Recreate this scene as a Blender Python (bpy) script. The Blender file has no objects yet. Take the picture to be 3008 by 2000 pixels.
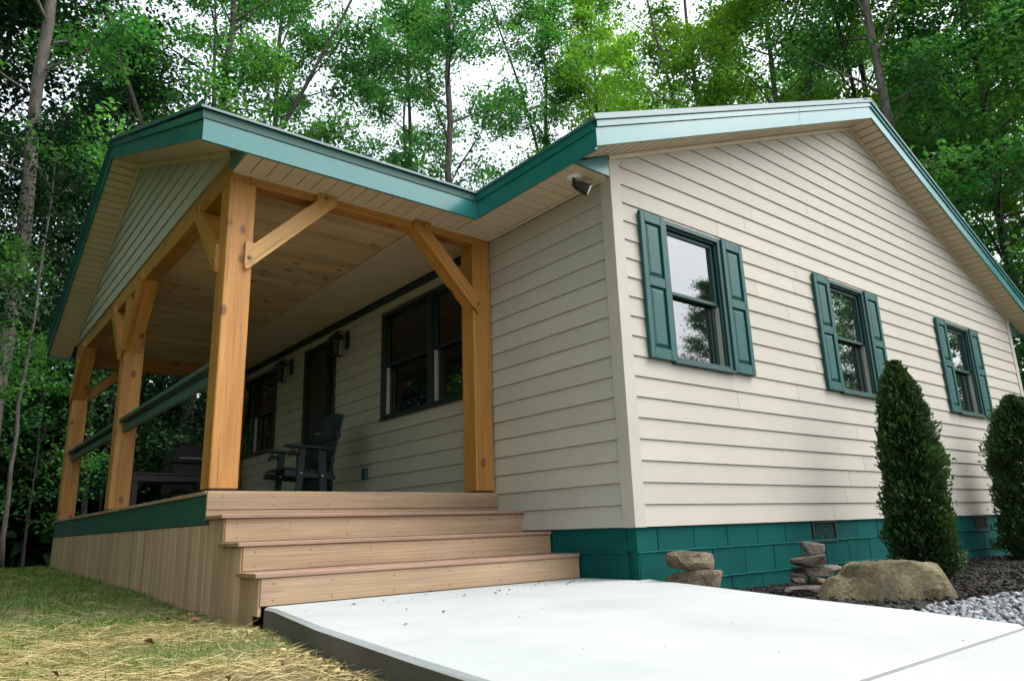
import bpy, bmesh, math, random
import numpy as np
from mathutils import Matrix, Vector

C = bpy.context.scene.collection
sc = bpy.context.scene
PI = math.pi

# ------------------------------------------------------------------ camera, sky, sun, exposure
cam = bpy.data.cameras.new('camera')
cam.sensor_width = 36.0
cam.lens = 25.42
cam.clip_start = 0.05
cam.clip_end = 600.0
cam_ob = bpy.data.objects.new('camera', cam)
C.objects.link(cam_ob)
cam_ob.matrix_world = Matrix(((0.78074326, -0.13350148, -0.61042388, -3.843),
                              (-0.62402712, -0.21676693, -0.75073448, -3.459),
                              (-0.03209555, 0.96705194, -0.25254787, 0.0108),
                              (0, 0, 0, 1)))
sc.camera = cam_ob

SUN_EL, SUN_AZ = math.radians(58), math.radians(132)     # azimuth from +Y towards +X
world = bpy.data.worlds.new("World")
sc.world = world
world.use_nodes = True
wn = world.node_tree.nodes
wl = world.node_tree.links
wn.clear()
w_out = wn.new('ShaderNodeOutputWorld')
w_bg = wn.new('ShaderNodeBackground')
w_sky = wn.new('ShaderNodeTexSky')
w_sky.sky_type = 'NISHITA'
w_sky.sun_disc = False
w_sky.sun_elevation = SUN_EL
w_sky.sun_rotation = SUN_AZ
w_sky.air_density = 1.0
w_sky.dust_density = 4.0
w_sky.ozone_density = 1.0
w_hs = wn.new('ShaderNodeHueSaturation')
w_hs.inputs['Saturation'].default_value = 0.35
wl.new(w_sky.outputs[0], w_hs.inputs['Color'])
w_veil = wn.new('ShaderNodeMix')          # even cloud veil over the clear-sky model
w_veil.data_type = 'RGBA'
w_veil.blend_type = 'ADD'
w_veil.inputs[0].default_value = 1.0
w_veil.inputs[7].default_value = (1.05, 1.22, 1.26, 1)
wl.new(w_hs.outputs[0], w_veil.inputs[6])
wl.new(w_veil.outputs[2], w_bg.inputs['Color'])
w_bg.inputs['Strength'].default_value = 0.15
wl.new(w_bg.outputs[0], w_out.inputs['Surface'])

sun = bpy.data.lights.new('sun', 'SUN')
sun.energy = 0.7
sun.angle = math.radians(60)
sun.color = (0.97, 1.0, 0.97)
sun_ob = bpy.data.objects.new('sun', sun)
C.objects.link(sun_ob)
sd = Vector((math.sin(SUN_AZ) * math.cos(SUN_EL), math.cos(SUN_AZ) * math.cos(SUN_EL), math.sin(SUN_EL)))
sun_ob.rotation_euler = sd.to_track_quat('Z', 'Y').to_euler()

sc.view_settings.view_transform = 'Standard'
sc.view_settings.look = 'None'
sc.view_settings.gamma = 1.0
sc.view_settings.use_curve_mapping = False
sc.view_settings.exposure = 1.40
sc.render.engine = 'CYCLES'
sc.cycles.max_bounces = 8
sc.cycles.diffuse_bounces = 4
sc.cycles.glossy_bounces = 3
sc.cycles.transmission_bounces = 4

# ------------------------------------------------------------------ materials
def nmat(name):
    m = bpy.data.materials.new(name)
    m.use_nodes = True
    nt = m.node_tree
    b = nt.nodes['Principled BSDF']
    return m, nt, b


def N(nt, typ, **kw):
    n = nt.nodes.new(typ)
    for k, v in kw.items():
        if k in n.inputs.keys():
            n.inputs[k].default_value = v
        else:
            setattr(n, k, v)
    return n


def ramp(nt, stops):
    r = nt.nodes.new('ShaderNodeValToRGB')
    e = r.color_ramp.elements
    while len(e) < len(stops):
        e.new(0.5)
    for el, (p, c) in zip(e, stops):
        el.position = p
        el.color = (*c, 1)
    return r


def coords(nt, scale):
    t = nt.nodes.new('ShaderNodeTexCoord')
    mp = nt.nodes.new('ShaderNodeMapping')
    mp.inputs['Scale'].default_value = scale
    nt.links.new(t.outputs['Object'], mp.inputs['Vector'])
    return mp


def axis_scale(axis, along, across):
    return tuple(along if a == axis else across for a in 'xyz')


def vary(nt, col_out, amount=0.12):
    """Per-object brightness variation."""
    oi = nt.nodes.new('ShaderNodeObjectInfo')
    mr = nt.nodes.new('ShaderNodeMapRange')
    mr.inputs['To Min'].default_value = 1 - amount
    mr.inputs['To Max'].default_value = 1 + amount
    nt.links.new(oi.outputs['Random'], mr.inputs['Value'])
    hs = nt.nodes.new('ShaderNodeHueSaturation')
    nt.links.new(mr.outputs[0], hs.inputs['Value'])
    nt.links.new(col_out, hs.inputs['Color'])
    return hs.outputs[0]


def wood(name, base, dark, axis, knots=True, rough=0.6, fine=60, var=0.1, knot_col=(0.15, 0.058, 0.016), bump=0.25, kdens=0.64):
    m, nt, b = nmat(name)
    L = nt.links
    mp = coords(nt, axis_scale(axis, 1.6, fine))
    n1 = N(nt, 'ShaderNodeTexNoise', Scale=1.0, Detail=6.0, Roughness=0.65, Distortion=0.4)
    L.new(mp.outputs[0], n1.inputs['Vector'])
    r = ramp(nt, [(0.28, dark), (0.5, tuple((a + c) / 2 for a, c in zip(base, dark))), (0.68, base)])
    L.new(n1.outputs['Fac'], r.inputs[0])
    col = r.outputs[0]
    mp3 = coords(nt, axis_scale(axis, 0.8, 5))
    n3 = N(nt, 'ShaderNodeTexNoise', Scale=1.0, Detail=3.0)
    L.new(mp3.outputs[0], n3.inputs['Vector'])
    mul = N(nt, 'ShaderNodeMix', data_type='RGBA', blend_type='MULTIPLY')
    mul.inputs[0].default_value = 1.0
    rr = ramp(nt, [(0.3, (0.74, 0.7, 0.66)), (0.7, (1.12, 1.12, 1.12))])
    L.new(n3.outputs['Fac'], rr.inputs[0])
    L.new(col, mul.inputs[6])
    L.new(rr.outputs[0], mul.inputs[7])
    col = mul.outputs[2]
    mpc = coords(nt, axis_scale(axis, 0.9, 26))
    nc_ = N(nt, 'ShaderNodeTexNoise', Scale=1.0, Detail=2.0)
    L.new(mpc.outputs[0], nc_.inputs['Vector'])
    rc = ramp(nt, [(0.33, (0.45, 0.42, 0.4)), (0.37, (1, 1, 1))])
    L.new(nc_.outputs['Fac'], rc.inputs[0])
    mc = N(nt, 'ShaderNodeMix', data_type='RGBA', blend_type='MULTIPLY')
    mc.inputs[0].default_value = 0.55 if knots else 0.25
    L.new(col, mc.inputs[6])
    L.new(rc.outputs[0], mc.inputs[7])
    col = mc.outputs[2]
    if knots:
        mp2 = coords(nt, axis_scale(axis, 5.0, 8.5))
        v = N(nt, 'ShaderNodeTexVoronoi', Scale=1.0)
        L.new(mp2.outputs[0], v.inputs['Vector'])
        sep = N(nt, 'ShaderNodeSeparateColor')
        L.new(v.outputs['Color'], sep.inputs[0])
        gt = N(nt, 'ShaderNodeMath', operation='GREATER_THAN')
        gt.inputs[1].default_value = kdens
        L.new(sep.outputs[0], gt.inputs[0])
        kr = N(nt, 'ShaderNodeMapRange')
        kr.inputs['From Min'].default_value = 0.14
        kr.inputs['From Max'].default_value = 0.27
        kr.inputs['To Min'].default_value = 1.0
        kr.inputs['To Max'].default_value = 0.0
        L.new(v.outputs['Distance'], kr.inputs['Value'])
        mm = N(nt, 'ShaderNodeMath', operation='MULTIPLY')
        L.new(gt.outputs[0], mm.inputs[0])
        L.new(kr.outputs[0], mm.inputs[1])
        mx = N(nt, 'ShaderNodeMix', data_type='RGBA')
        L.new(mm.outputs[0], mx.inputs[0])
        L.new(col, mx.inputs[6])
        mx.inputs[7].default_value = (*knot_col, 1)
        col = mx.outputs[2]
    L.new(vary(nt, col, var), b.inputs['Base Color'])
    b.inputs['Roughness'].default_value = rough
    bp = N(nt, 'ShaderNodeBump', Strength=bump, Distance=0.004)
    L.new(n1.outputs['Fac'], bp.inputs['Height'])
    L.new(bp.outputs[0], b.inputs['Normal'])
    return m


def paint(name, col, rough=0.6, var=0.04, nscale=30, bump=0.1, ior=1.45, dirt=0.1, stretch=None, blotch=0.0):
    m, nt, b = nmat(name)
    L = nt.links
    mp = coords(nt, stretch or (1, 1, 1))
    n1 = N(nt, 'ShaderNodeTexNoise', Scale=nscale, Detail=5.0, Roughness=0.6)
    L.new(mp.outputs[0], n1.inputs['Vector'])
    n2 = N(nt, 'ShaderNodeTexNoise', Scale=2.2, Detail=4.0)
    L.new(coords(nt, (1, 1, 1)).outputs[0], n2.inputs['Vector'])
    r = ramp(nt, [(0.3, tuple(c * (1 - dirt) for c in col)), (0.65, col)])
    L.new(n2.outputs['Fac'], r.inputs[0])
    L.new(vary(nt, r.outputs[0], var), b.inputs['Base Color'])
    b.inputs['Roughness'].default_value = rough
    b.inputs['IOR'].default_value = ior
    bp = N(nt, 'ShaderNodeBump', Strength=bump, Distance=0.003)
    L.new(n1.outputs['Fac'], bp.inputs['Height'])
    L.new(bp.outputs[0], b.inputs['Normal'])
    if blotch:
        rr = ramp(nt, [(0.3, (rough - blotch,) * 3), (0.7, (rough + blotch,) * 3)])
        L.new(n2.outputs['Fac'], rr.inputs[0])
        L.new(rr.outputs[0], b.inputs['Roughness'])
    return m


M = {}
TAN = (0.388, 0.355, 0.302)
M['siding_x'] = paint('siding_paint_lengthwise', TAN, 0.7, 0.045, 1.0, 0.5, dirt=0.05, stretch=(5, 1, 120))
M['siding_y'] = paint('siding_paint_sideways', TAN, 0.7, 0.045, 1.0, 0.5, dirt=0.05, stretch=(1, 5, 120))
M['trim'] = paint('trim_paint', (0.398, 0.365, 0.311), 0.65, 0.0, 60, 0.06)
M['soffit'] = paint('soffit_vinyl', (0.57, 0.465, 0.315), 0.5, 0.03, 40, 0.03)
M['green_metal'] = paint('green_coated_metal', (0.010, 0.14, 0.132), 0.22, 0.0, 2.0, 0.0, ior=1.65, dirt=0.1, blotch=0.05)
M['green_trim'] = paint('green_painted_board', (0.013, 0.075, 0.058), 0.55, 0.0, 40, 0.1)
M['shutter'] = paint('shutter_green_vinyl', (0.006, 0.066, 0.060), 0.45, 0.03, 90, 0.12, ior=1.40)
M['rail'] = paint('rail_grey_green', (0.05, 0.105, 0.092), 0.55, 0.0, 40, 0.1)
M['frame'] = paint('window_frame_green', (0.006, 0.045, 0.040), 0.45, 0.03, 90, 0.05)
M['frame_shaded'] = paint('window_frame_green_shaded', (0.006, 0.018, 0.016), 0.5, 0.03, 90, 0.05)  # frame green again, with the porch shadow darkened into the colour
M['block'] = paint('painted_block', (0.003, 0.070, 0.064), 0.8, 0.1, 140, 0.55, dirt=0.22, ior=1.2)
M['roof'] = paint('roof_metal', (0.02, 0.09, 0.09), 0.4, 0.0, 20, 0.05, ior=1.8)
M['dark'] = paint('dark_interior', (0.02, 0.018, 0.015), 0.9, 0.0)
M['black'] = paint('black_metal', (0.015, 0.015, 0.015), 0.45, 0.0)
M['vent'] = paint('vent_brown', (0.018, 0.013, 0.013), 0.6, 0.0)
M['white'] = paint('white_plastic', (0.75, 0.74, 0.7), 0.4, 0.0)
M['lamp_glass'] = paint('lamp_glass', (0.012, 0.012, 0.011), 0.5, 0.0)
M['lens'] = paint('lamp_lens', (0.8, 0.82, 0.84), 0.15, 0.0, ior=1.6)
M['chair'] = paint('chair_green_plastic', (0.005, 0.02, 0.019), 0.5, 0.05)
M['steel'] = paint('bolt_steel', (0.35, 0.33, 0.3), 0.35, 0.0)
M['bolt'] = paint('bolt_bronze', (0.16, 0.09, 0.05), 0.5, 0.0)
M['tan_vinyl'] = M['soffit']
CED, CEDD = (0.47, 0.225, 0.046), (0.33, 0.13, 0.02)
for a in 'xyz':
    M['cedar_' + a] = wood('cedar_' + a, CED, CEDD, a, True, 0.55, 55, 0.06)
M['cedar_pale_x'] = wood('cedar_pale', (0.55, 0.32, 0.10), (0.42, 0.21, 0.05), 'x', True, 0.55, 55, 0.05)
M['pine_x'] = wood('ceiling_pine', (0.62, 0.46, 0.26), (0.50, 0.35, 0.18), 'x', True, 0.5, 45, 0.09, kdens=0.72)
M['deck_x'] = wood('deck_composite_x', (0.385, 0.268, 0.165), (0.24, 0.155, 0.092), 'x', False, 0.7, 140, 0.05, bump=0.5)
M['deck_tread'] = wood('deck_composite_tread', (0.33, 0.21, 0.145), (0.23, 0.135, 0.09), 'x', False, 0.65, 120, 0.05, bump=0.5)
M['deck_z'] = wood('deck_composite_skirt', (0.48, 0.32, 0.205), (0.37, 0.235, 0.145), 'z', False, 0.75, 120, 0.10, bump=0.5)


def glass_mat(name='window_glass', ior=2.5):
    m, nt, b = nmat(name)
    b.inputs['Base Color'].default_value = (0.006, 0.008, 0.008, 1)
    b.inputs['Roughness'].default_value = 0.015
    b.inputs['IOR'].default_value = ior
    n = N(nt, 'ShaderNodeTexNoise', Scale=2.5, Detail=1.0)
    nt.links.new(coords(nt, (1, 1, 1)).outputs[0], n.inputs['Vector'])
    bp = N(nt, 'ShaderNodeBump', Strength=0.02, Distance=0.02)
    nt.links.new(n.outputs['Fac'], bp.inputs['Height'])
    nt.links.new(bp.outputs[0], b.inputs['Normal'])
    return m


M['glass'] = glass_mat()
M['dimmed_glass'] = glass_mat('dimmed_glass', 1.5)  # same window glass, reflection weakened to hold back sky glare on the porch


def concrete(name, c0, c1, rough=0.85, bump=0.3):
    m, nt, b = nmat(name)
    L = nt.links
    n1 = N(nt, 'ShaderNodeTexNoise', Scale=1.4, Detail=8.0, Roughness=0.65)
    L.new(coords(nt, (1, 1, 1)).outputs[0], n1.inputs['Vector'])
    n2 = N(nt, 'ShaderNodeTexNoise', Scale=1.0, Detail=4.0)
    L.new(coords(nt, (3, 130, 130)).outputs[0], n2.inputs['Vector'])
    r = ramp(nt, [(0.3, c0), (0.7, c1)])
    L.new(n1.outputs['Fac'], r.inputs[0])
    L.new(r.outputs[0], b.inputs['Base Color'])
    b.inputs['Roughness'].default_value = rough
    bp = N(nt, 'ShaderNodeBump', Strength=bump, Distance=0.004)
    L.new(n2.outputs['Fac'], bp.inputs['Height'])
    L.new(bp.outputs[0], b.inputs['Normal'])
    return m


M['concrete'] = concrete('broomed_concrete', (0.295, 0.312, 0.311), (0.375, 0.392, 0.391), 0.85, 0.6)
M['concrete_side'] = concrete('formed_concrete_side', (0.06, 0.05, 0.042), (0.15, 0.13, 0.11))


def rock_mat(name, a, b_, c, scale=7.0):
    m, nt, b = nmat(name)
    L = nt.links
    co = coords(nt, (1, 1, 1))
    n1 = N(nt, 'ShaderNodeTexNoise', Scale=scale, Detail=9.0, Roughness=0.7, Distortion=0.3)
    L.new(co.outputs[0], n1.inputs['Vector'])
    n2 = N(nt, 'ShaderNodeTexNoise', Scale=scale * 9, Detail=6.0, Roughness=0.7)
    L.new(co.outputs[0], n2.inputs['Vector'])
    r = ramp(nt, [(0.34, a), (0.5, b_), (0.66, c)])
    L.new(n1.outputs['Fac'], r.inputs[0])
    mul = N(nt, 'ShaderNodeMix', data_type='RGBA', blend_type='MULTIPLY')
    mul.inputs[0].default_value = 1.0
    r2 = ramp(nt, [(0.35, (0.45, 0.45, 0.45)), (0.65, (1.25, 1.25, 1.25))])
    L.new(n2.outputs['Fac'], r2.inputs[0])
    L.new(r.outputs[0], mul.inputs[6])
    L.new(r2.outputs[0], mul.inputs[7])
    L.new(vary(nt, mul.outputs[2], 0.1), b.inputs['Base Color'])
    b.inputs['Roughness'].default_value = 0.85
    n3 = N(nt, 'ShaderNodeTexNoise', Scale=scale * 2.6, Detail=8.0, Roughness=0.75)
    L.new(co.outputs[0], n3.inputs['Vector'])
    v3 = N(nt, 'ShaderNodeTexVoronoi', Scale=scale * 2.2, feature='DISTANCE_TO_EDGE')
    mpv = coords(nt, (1.0, 1.0, 2.6))
    L.new(mpv.outputs[0], v3.inputs['Vector'])
    rv = ramp(nt, [(0.0, (0.35, 0.35, 0.35)), (0.035, (1, 1, 1))])
    L.new(v3.outputs['Distance'], rv.inputs[0])
    m2 = N(nt, 'ShaderNodeMix', data_type='RGBA', blend_type='MULTIPLY')
    m2.inputs[0].default_value = 0.45
    L.new(b.inputs['Base Color'].links[0].from_socket, m2.inputs[6])
    L.new(rv.outputs[0], m2.inputs[7])
    L.new(m2.outputs[2], b.inputs['Base Color'])
    b2 = N(nt, 'ShaderNodeBump', Strength=0.7, Distance=0.035)
    L.new(n3.outputs['Fac'], b2.inputs['Height'])
    bp = N(nt, 'ShaderNodeBump', Strength=0.9, Distance=0.014)
    L.new(n2.outputs['Fac'], bp.inputs['Height'])
    L.new(b2.outputs[0], bp.inputs['Normal'])
    L.new(bp.outputs[0], b.inputs['Normal'])
    return m


M['rock_tan'] = rock_mat('tan_sandstone', (0.06, 0.042, 0.026), (0.16, 0.115, 0.066), (0.25, 0.195, 0.125))
M['rock_grey'] = rock_mat('grey_fieldstone', (0.045, 0.038, 0.032), (0.115, 0.09, 0.072), (0.20, 0.165, 0.13))
M['rock_moss'] = rock_mat('ochre_boulder', (0.035, 0.035, 0.016), (0.125, 0.095, 0.036), (0.24, 0.195, 0.105), 5.0)


def tint_mat(name, c0, c1, trans=0.0, rough=0.6, obj_var=0.15, spec=0.3):
    """Leaf, blade, chip and pebble colours: each little piece carries its own 'tint' value."""
    m, nt, b = nmat(name)
    L = nt.links
    at = N(nt, 'ShaderNodeAttribute', attribute_name='tint')
    mid = tuple((a + c) / 2 for a, c in zip(c0, c1))
    r = ramp(nt, [(0.0, c0), (0.5, mid), (1.0, c1)])
    L.new(at.outputs['Fac'], r.inputs[0])
    col = vary(nt, r.outputs[0], obj_var)
    L.new(col, b.inputs['Base Color'])
    b.inputs['Roughness'].default_value = rough
    b.inputs['Specular IOR Level'].default_value = spec
    if trans > 0:
        t = N(nt, 'ShaderNodeBsdfTranslucent')
        hs = N(nt, 'ShaderNodeHueSaturation', Saturation=1.15, Value=1.3)
        hs.inputs['Hue'].default_value = 0.485
        L.new(col, hs.inputs['Color'])
        L.new(hs.outputs[0], t.inputs['Color'])
        mx = N(nt, 'ShaderNodeMixShader')
        mx.inputs[0].default_value = trans
        L.new(b.outputs[0], mx.inputs[1])
        L.new(t.outputs[0], mx.inputs[2])
        out = nt.nodes['Material Output']
        L.new(mx.outputs[0], out.inputs['Surface'])
    return m


M['leaf'] = tint_mat('broadleaf', (0.020, 0.110, 0.036), (0.118, 0.315, 0.072), 0.52, 0.5, 0.22)
M['leaf_bright'] = tint_mat('yellow_green_maple_leaf', (0.050, 0.19, 0.034), (0.22, 0.42, 0.075), 0.52, 0.5, 0.12)  # brighter, yellower leaf green
M['leaf_dark'] = tint_mat('shade_darkened_leaf', (0.005, 0.027, 0.011), (0.024, 0.072, 0.022), 0.3, 0.55, 0.2)  # leaf green cut down so the forest shade sits in the colour
M['cedar_leaf'] = tint_mat('arborvitae_leaf', (0.005, 0.020, 0.008), (0.062, 0.125, 0.028), 0.15, 0.6, 0.05)
M['grass'] = tint_mat('grass_blade', (0.042, 0.105, 0.02), (0.17, 0.26, 0.055), 0.3, 0.55, 0.0)
M['straw'] = tint_mat('straw', (0.17, 0.12, 0.045), (0.52, 0.43, 0.20), 0.1, 0.6, 0.0)
M['mulch'] = tint_mat('mulch_chip', (0.005, 0.004, 0.003), (0.036, 0.025, 0.018), 0.0, 0.85, 0.0)
M['gravel'] = tint_mat('gravel_stone', (0.08, 0.085, 0.095), (0.30, 0.31, 0.325), 0.0, 0.8, 0.0)
M['litter'] = tint_mat('dry_leaf', (0.07, 0.035, 0.015), (0.25, 0.15, 0.06), 0.1, 0.8, 0.0)


def bark(name, c0, c1, scale=14):
    m, nt, b = nmat(name)
    L = nt.links
    n1 = N(nt, 'ShaderNodeTexNoise', Scale=1.0, Detail=8.0, Roughness=0.7, Distortion=0.6)
    L.new(coords(nt, (scale, scale, scale * 0.22)).outputs[0], n1.inputs['Vector'])
    r = ramp(nt, [(0.36, c0), (0.62, c1)])
    L.new(n1.outputs['Fac'], r.inputs[0])
    L.new(vary(nt, r.outputs[0], 0.25), b.inputs['Base Color'])
    b.inputs['Roughness'].default_value = 0.9
    bp = N(nt, 'ShaderNodeBump', Strength=0.8, Distance=0.02)
    L.new(n1.outputs['Fac'], bp.inputs['Height'])
    L.new(bp.outputs[0], b.inputs['Normal'])
    return m


M['bark'] = bark('grey_bark', (0.04, 0.034, 0.03), (0.155, 0.133, 0.115))
M['bark_dark'] = bark('dark_bark', (0.016, 0.013, 0.011), (0.055, 0.045, 0.037))


def ground_mat():
    m, nt, b = nmat('lawn_and_forest_floor')
    L = nt.links
    co = coords(nt, (1, 1, 1))
    n1 = N(nt, 'ShaderNodeTexNoise', Scale=0.9, Detail=7.0, Roughness=0.65)
    L.new(co.outputs[0], n1.inputs['Vector'])
    n2 = N(nt, 'ShaderNodeTexNoise', Scale=38.0, Detail=5.0)
    L.new(co.outputs[0], n2.inputs['Vector'])
    r = ramp(nt, [(0.35, (0.10, 0.075, 0.035)), (0.5, (0.16, 0.125, 0.05)), (0.62, (0.06, 0.10, 0.025))])
    L.new(n1.outputs['Fac'], r.inputs[0])
    # leaf-covered forest floor beyond the mown edge
    sep = N(nt, 'ShaderNodeSeparateXYZ')
    tc = N(nt, 'ShaderNodeTexCoord')
    L.new(tc.outputs['Object'], sep.inputs[0])
    mr = N(nt, 'ShaderNodeMapRange')
    mr.inputs['From Min'].default_value = 8.6
    mr.inputs['From Max'].default_value = 9.6
    L.new(sep.outputs['Y'], mr.inputs['Value'])
    mx = N(nt, 'ShaderNodeMix', data_type='RGBA')
    L.new(mr.outputs[0], mx.inputs[0])
    L.new(r.outputs[0], mx.inputs[6])
    mx.inputs[7].default_value = (0.028, 0.02, 0.012, 1)
    mul = N(nt, 'ShaderNodeMix', data_type='RGBA', blend_type='MULTIPLY')
    mul.inputs[0].default_value = 1.0
    r2 = ramp(nt, [(0.3, (0.5, 0.5, 0.5)), (0.7, (1.2, 1.2, 1.2))])
    L.new(n2.outputs['Fac'], r2.inputs[0])
    L.new(mx.outputs[2], mul.inputs[6])
    L.new(r2.outputs[0], mul.inputs[7])
    L.new(mul.outputs[2], b.inputs['Base Color'])
    b.inputs['Roughness'].default_value = 0.95
    bp = N(nt, 'ShaderNodeBump', Strength=0.8, Distance=0.02)
    L.new(n2.outputs['Fac'], bp.inputs['Height'])
    L.new(bp.outputs[0], b.inputs['Normal'])
    return m


M['ground'] = ground_mat()
M['mulch_base'] = paint('mulch_bed', (0.009, 0.007, 0.005), 0.95, 0.0, 25, 1.0, dirt=0.5)
M['gravel_base'] = paint('gravel_bed', (0.16, 0.16, 0.165), 0.95, 0.0, 60, 1.0, dirt=0.4)

# ------------------------------------------------------------------ object helpers
BASE = {}


def thing(name, label, cat, loc=(0, 0, 0), group=None):
    o = bpy.data.objects.new(name, None)
    C.objects.link(o)
    o.location = loc
    o.empty_display_size = 0.3
    o['label'] = label
    o['category'] = cat
    if group:
        o['group'] = group
    BASE[o.name] = Vector(loc)
    return o


def base_of(p):
    v = Vector((0, 0, 0))
    while p is not None:
        if p.name in BASE:
            v += BASE[p.name]
        p = p.parent
    return v


JOINED = {'roof_seams', 'mortar_joint', 'screw_heads', 'vent_grille', 'bolt_heads', 'jamb_track', 'apron'}


def link(name, me, parent=None, matrix=None, label=None):
    o = bpy.data.objects.new(name, me)
    C.objects.link(o)
    if parent is not None:
        o.parent = parent
        # mesh vertices are in world space; undo the parent's own place
        root = parent
        while root.parent is not None:
            root = root.parent
        if root is parent:
            o.matrix_parent_inverse = Matrix.Translation(-base_of(root))
        elif matrix is None and parent.get('local_frame') is None:
            pass
    if matrix is not None:
        o.matrix_basis = matrix
    if label:
        o['label'] = label
    if name in JOINED:
        o['kind'] = 'stuff'
    return o


def mesh(name, verts, faces, mat, smooth=False):
    me = bpy.data.meshes.new(name)
    me.from_pydata([tuple(v) for v in verts], [], faces)
    me.materials.append(mat)
    if smooth:
        me.polygons.foreach_set('use_smooth', [True] * len(me.polygons))
    me.update()
    return me


BOXF = [(0, 3, 2, 1), (4, 5, 6, 7), (0, 1, 5, 4), (1, 2, 6, 5), (2, 3, 7, 6), (3, 0, 4, 7)]


class MB:
    """Collects boxes, prisms and tubes into one mesh."""
    def __init__(s):
        s.v, s.f = [], []

    def add(s, v, f):
        o = len(s.v)
        s.v += [tuple(p) for p in v]
        s.f += [tuple(i + o for i in q) for q in f]
        return s

    def box(s, x0, x1, y0, y1, z0, z1):
        return s.add([(x0, y0, z0), (x1, y0, z0), (x1, y1, z0), (x0, y1, z0),
                      (x0, y0, z1), (x1, y0, z1), (x1, y1, z1), (x0, y1, z1)], BOXF)

    def prism(s, poly, fn, a, b):
        """poly: list of (p, q); fn(p, q, t) -> xyz; extruded from t=a to t=b"""
        n = len(poly)
        v = [fn(p, q, a) for p, q in poly] + [fn(p, q, b) for p, q in poly]
        f = [tuple(range(n))[::-1], tuple(range(n, 2 * n))]
        f += [(i, (i + 1) % n, n + (i + 1) % n, n + i) for i in range(n)]
        return s.add(v, f)

    def tube(s, pts, radii, n=8, cap=True):
        pts = [Vector(p) for p in pts]
        rings = []
        o = len(s.v)
        for i, p in enumerate(pts):
            d = (pts[min(i + 1, len(pts) - 1)] - pts[max(i - 1, 0)]).normalized()
            a = d.orthogonal().normalized()
            b = d.cross(a)
            for k in range(n):
                t = 2 * PI * k / n
                s.v.append(tuple(p + (a * math.cos(t) + b * math.sin(t)) * radii[i]))
        for i in range(len(pts) - 1):
            for k in range(n):
                s.f.append((o + i * n + k, o + i * n + (k + 1) % n, o + (i + 1) * n + (k + 1) % n, o + (i + 1) * n + k))
        if cap:
            s.f.append(tuple(o + k for k in range(n))[::-1])
            s.f.append(tuple(o + (len(pts) - 1) * n + k for k in range(n)))
        return s

    def build(s, name, mat, parent=None, smooth=False, bevel=0.0, matrix=None, label=None):
        me = mesh(name, s.v, s.f, mat, smooth)
        bm = bmesh.new()
        bm.from_mesh(me)
        bmesh.ops.recalc_face_normals(bm, faces=bm.faces)
        if bevel > 0:
            bmesh.ops.bevel(bm, geom=list(bm.edges), offset=bevel, segments=1, affect='EDGES', profile=0.5)
        bm.to_mesh(me)
        bm.free()
        return link(name, me, parent, matrix, label)


def box(name, mat, parent, x0, x1, y0, y1, z0, z1, bevel=0.0, label=None):
    return MB().box(x0, x1, y0, y1, z0, z1).build(name, mat, parent, bevel=bevel, label=label)


fXZ = lambda p, q, t: (p, t, q)     # polygon in XZ extruded along Y
fYZ = lambda p, q, t: (t, p, q)     # polygon in YZ extruded along X
fXY = lambda p, q, t: (p, q, t)     # polygon in XY extruded along Z

EXP = 0.1524       # siding exposure
HW = 8.55          # width of the gable wall
HL = 10.0          # depth of the house
SL = 0.408         # roof slope


def zs_main(x):    # underside of the main rake soffit
    return 2.795 + SL * (x if x < HW / 2 else HW - x)


# ------------------------------------------------------------------ ground
def gz(x, y):
    ys = [-60, -6, -1.5, -0.5, 0.6, 1.5, 2.9, 7.8, 9.0, 14, 30, 120]
    zs = [-0.7, -0.435, -0.44, -0.455, -0.462, -0.452, -0.385, -0.285, -0.30, -0.6, -0.9, -1.0]
    z = np.interp(y, ys, zs)
    k = np.clip((x + 2.2) / 1.4, 0, 1)
    zr = np.interp(y, [-60, -4, 0, 9, 14, 120], [-0.8, -0.58, -0.56, -0.56, -0.6, -1.0])
    return z * (1 - k) + zr * k


def build_ground():
    xs = np.concatenate([np.linspace(-140, -12, 14), np.linspace(-11, 6, 69), np.linspace(7, 140, 20)])
    ys = np.concatenate([np.linspace(-140, -7, 14), np.linspace(-6, 12, 73), np.linspace(13, 140, 20)])
    X, Y = np.meshgrid(xs, ys)
    Z = gz(X, Y) + 0.012 * np.sin(X * 3.1 + Y * 1.7) * np.cos(Y * 2.3 - X) + 0.008 * np.sin(X * 7 - Y * 5)
    nx, ny = len(xs), len(ys)
    v = np.stack([X, Y, Z], -1).reshape(-1, 3)
    f = [(j * nx + i, j * nx + i + 1, (j + 1) * nx + i + 1, (j + 1) * nx + i) for j in range(ny - 1) for i in range(nx - 1)]
    o = link('ground', mesh('ground', v.tolist(), f, M['ground'], True))
    o['kind'] = 'structure'


build_ground()

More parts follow.
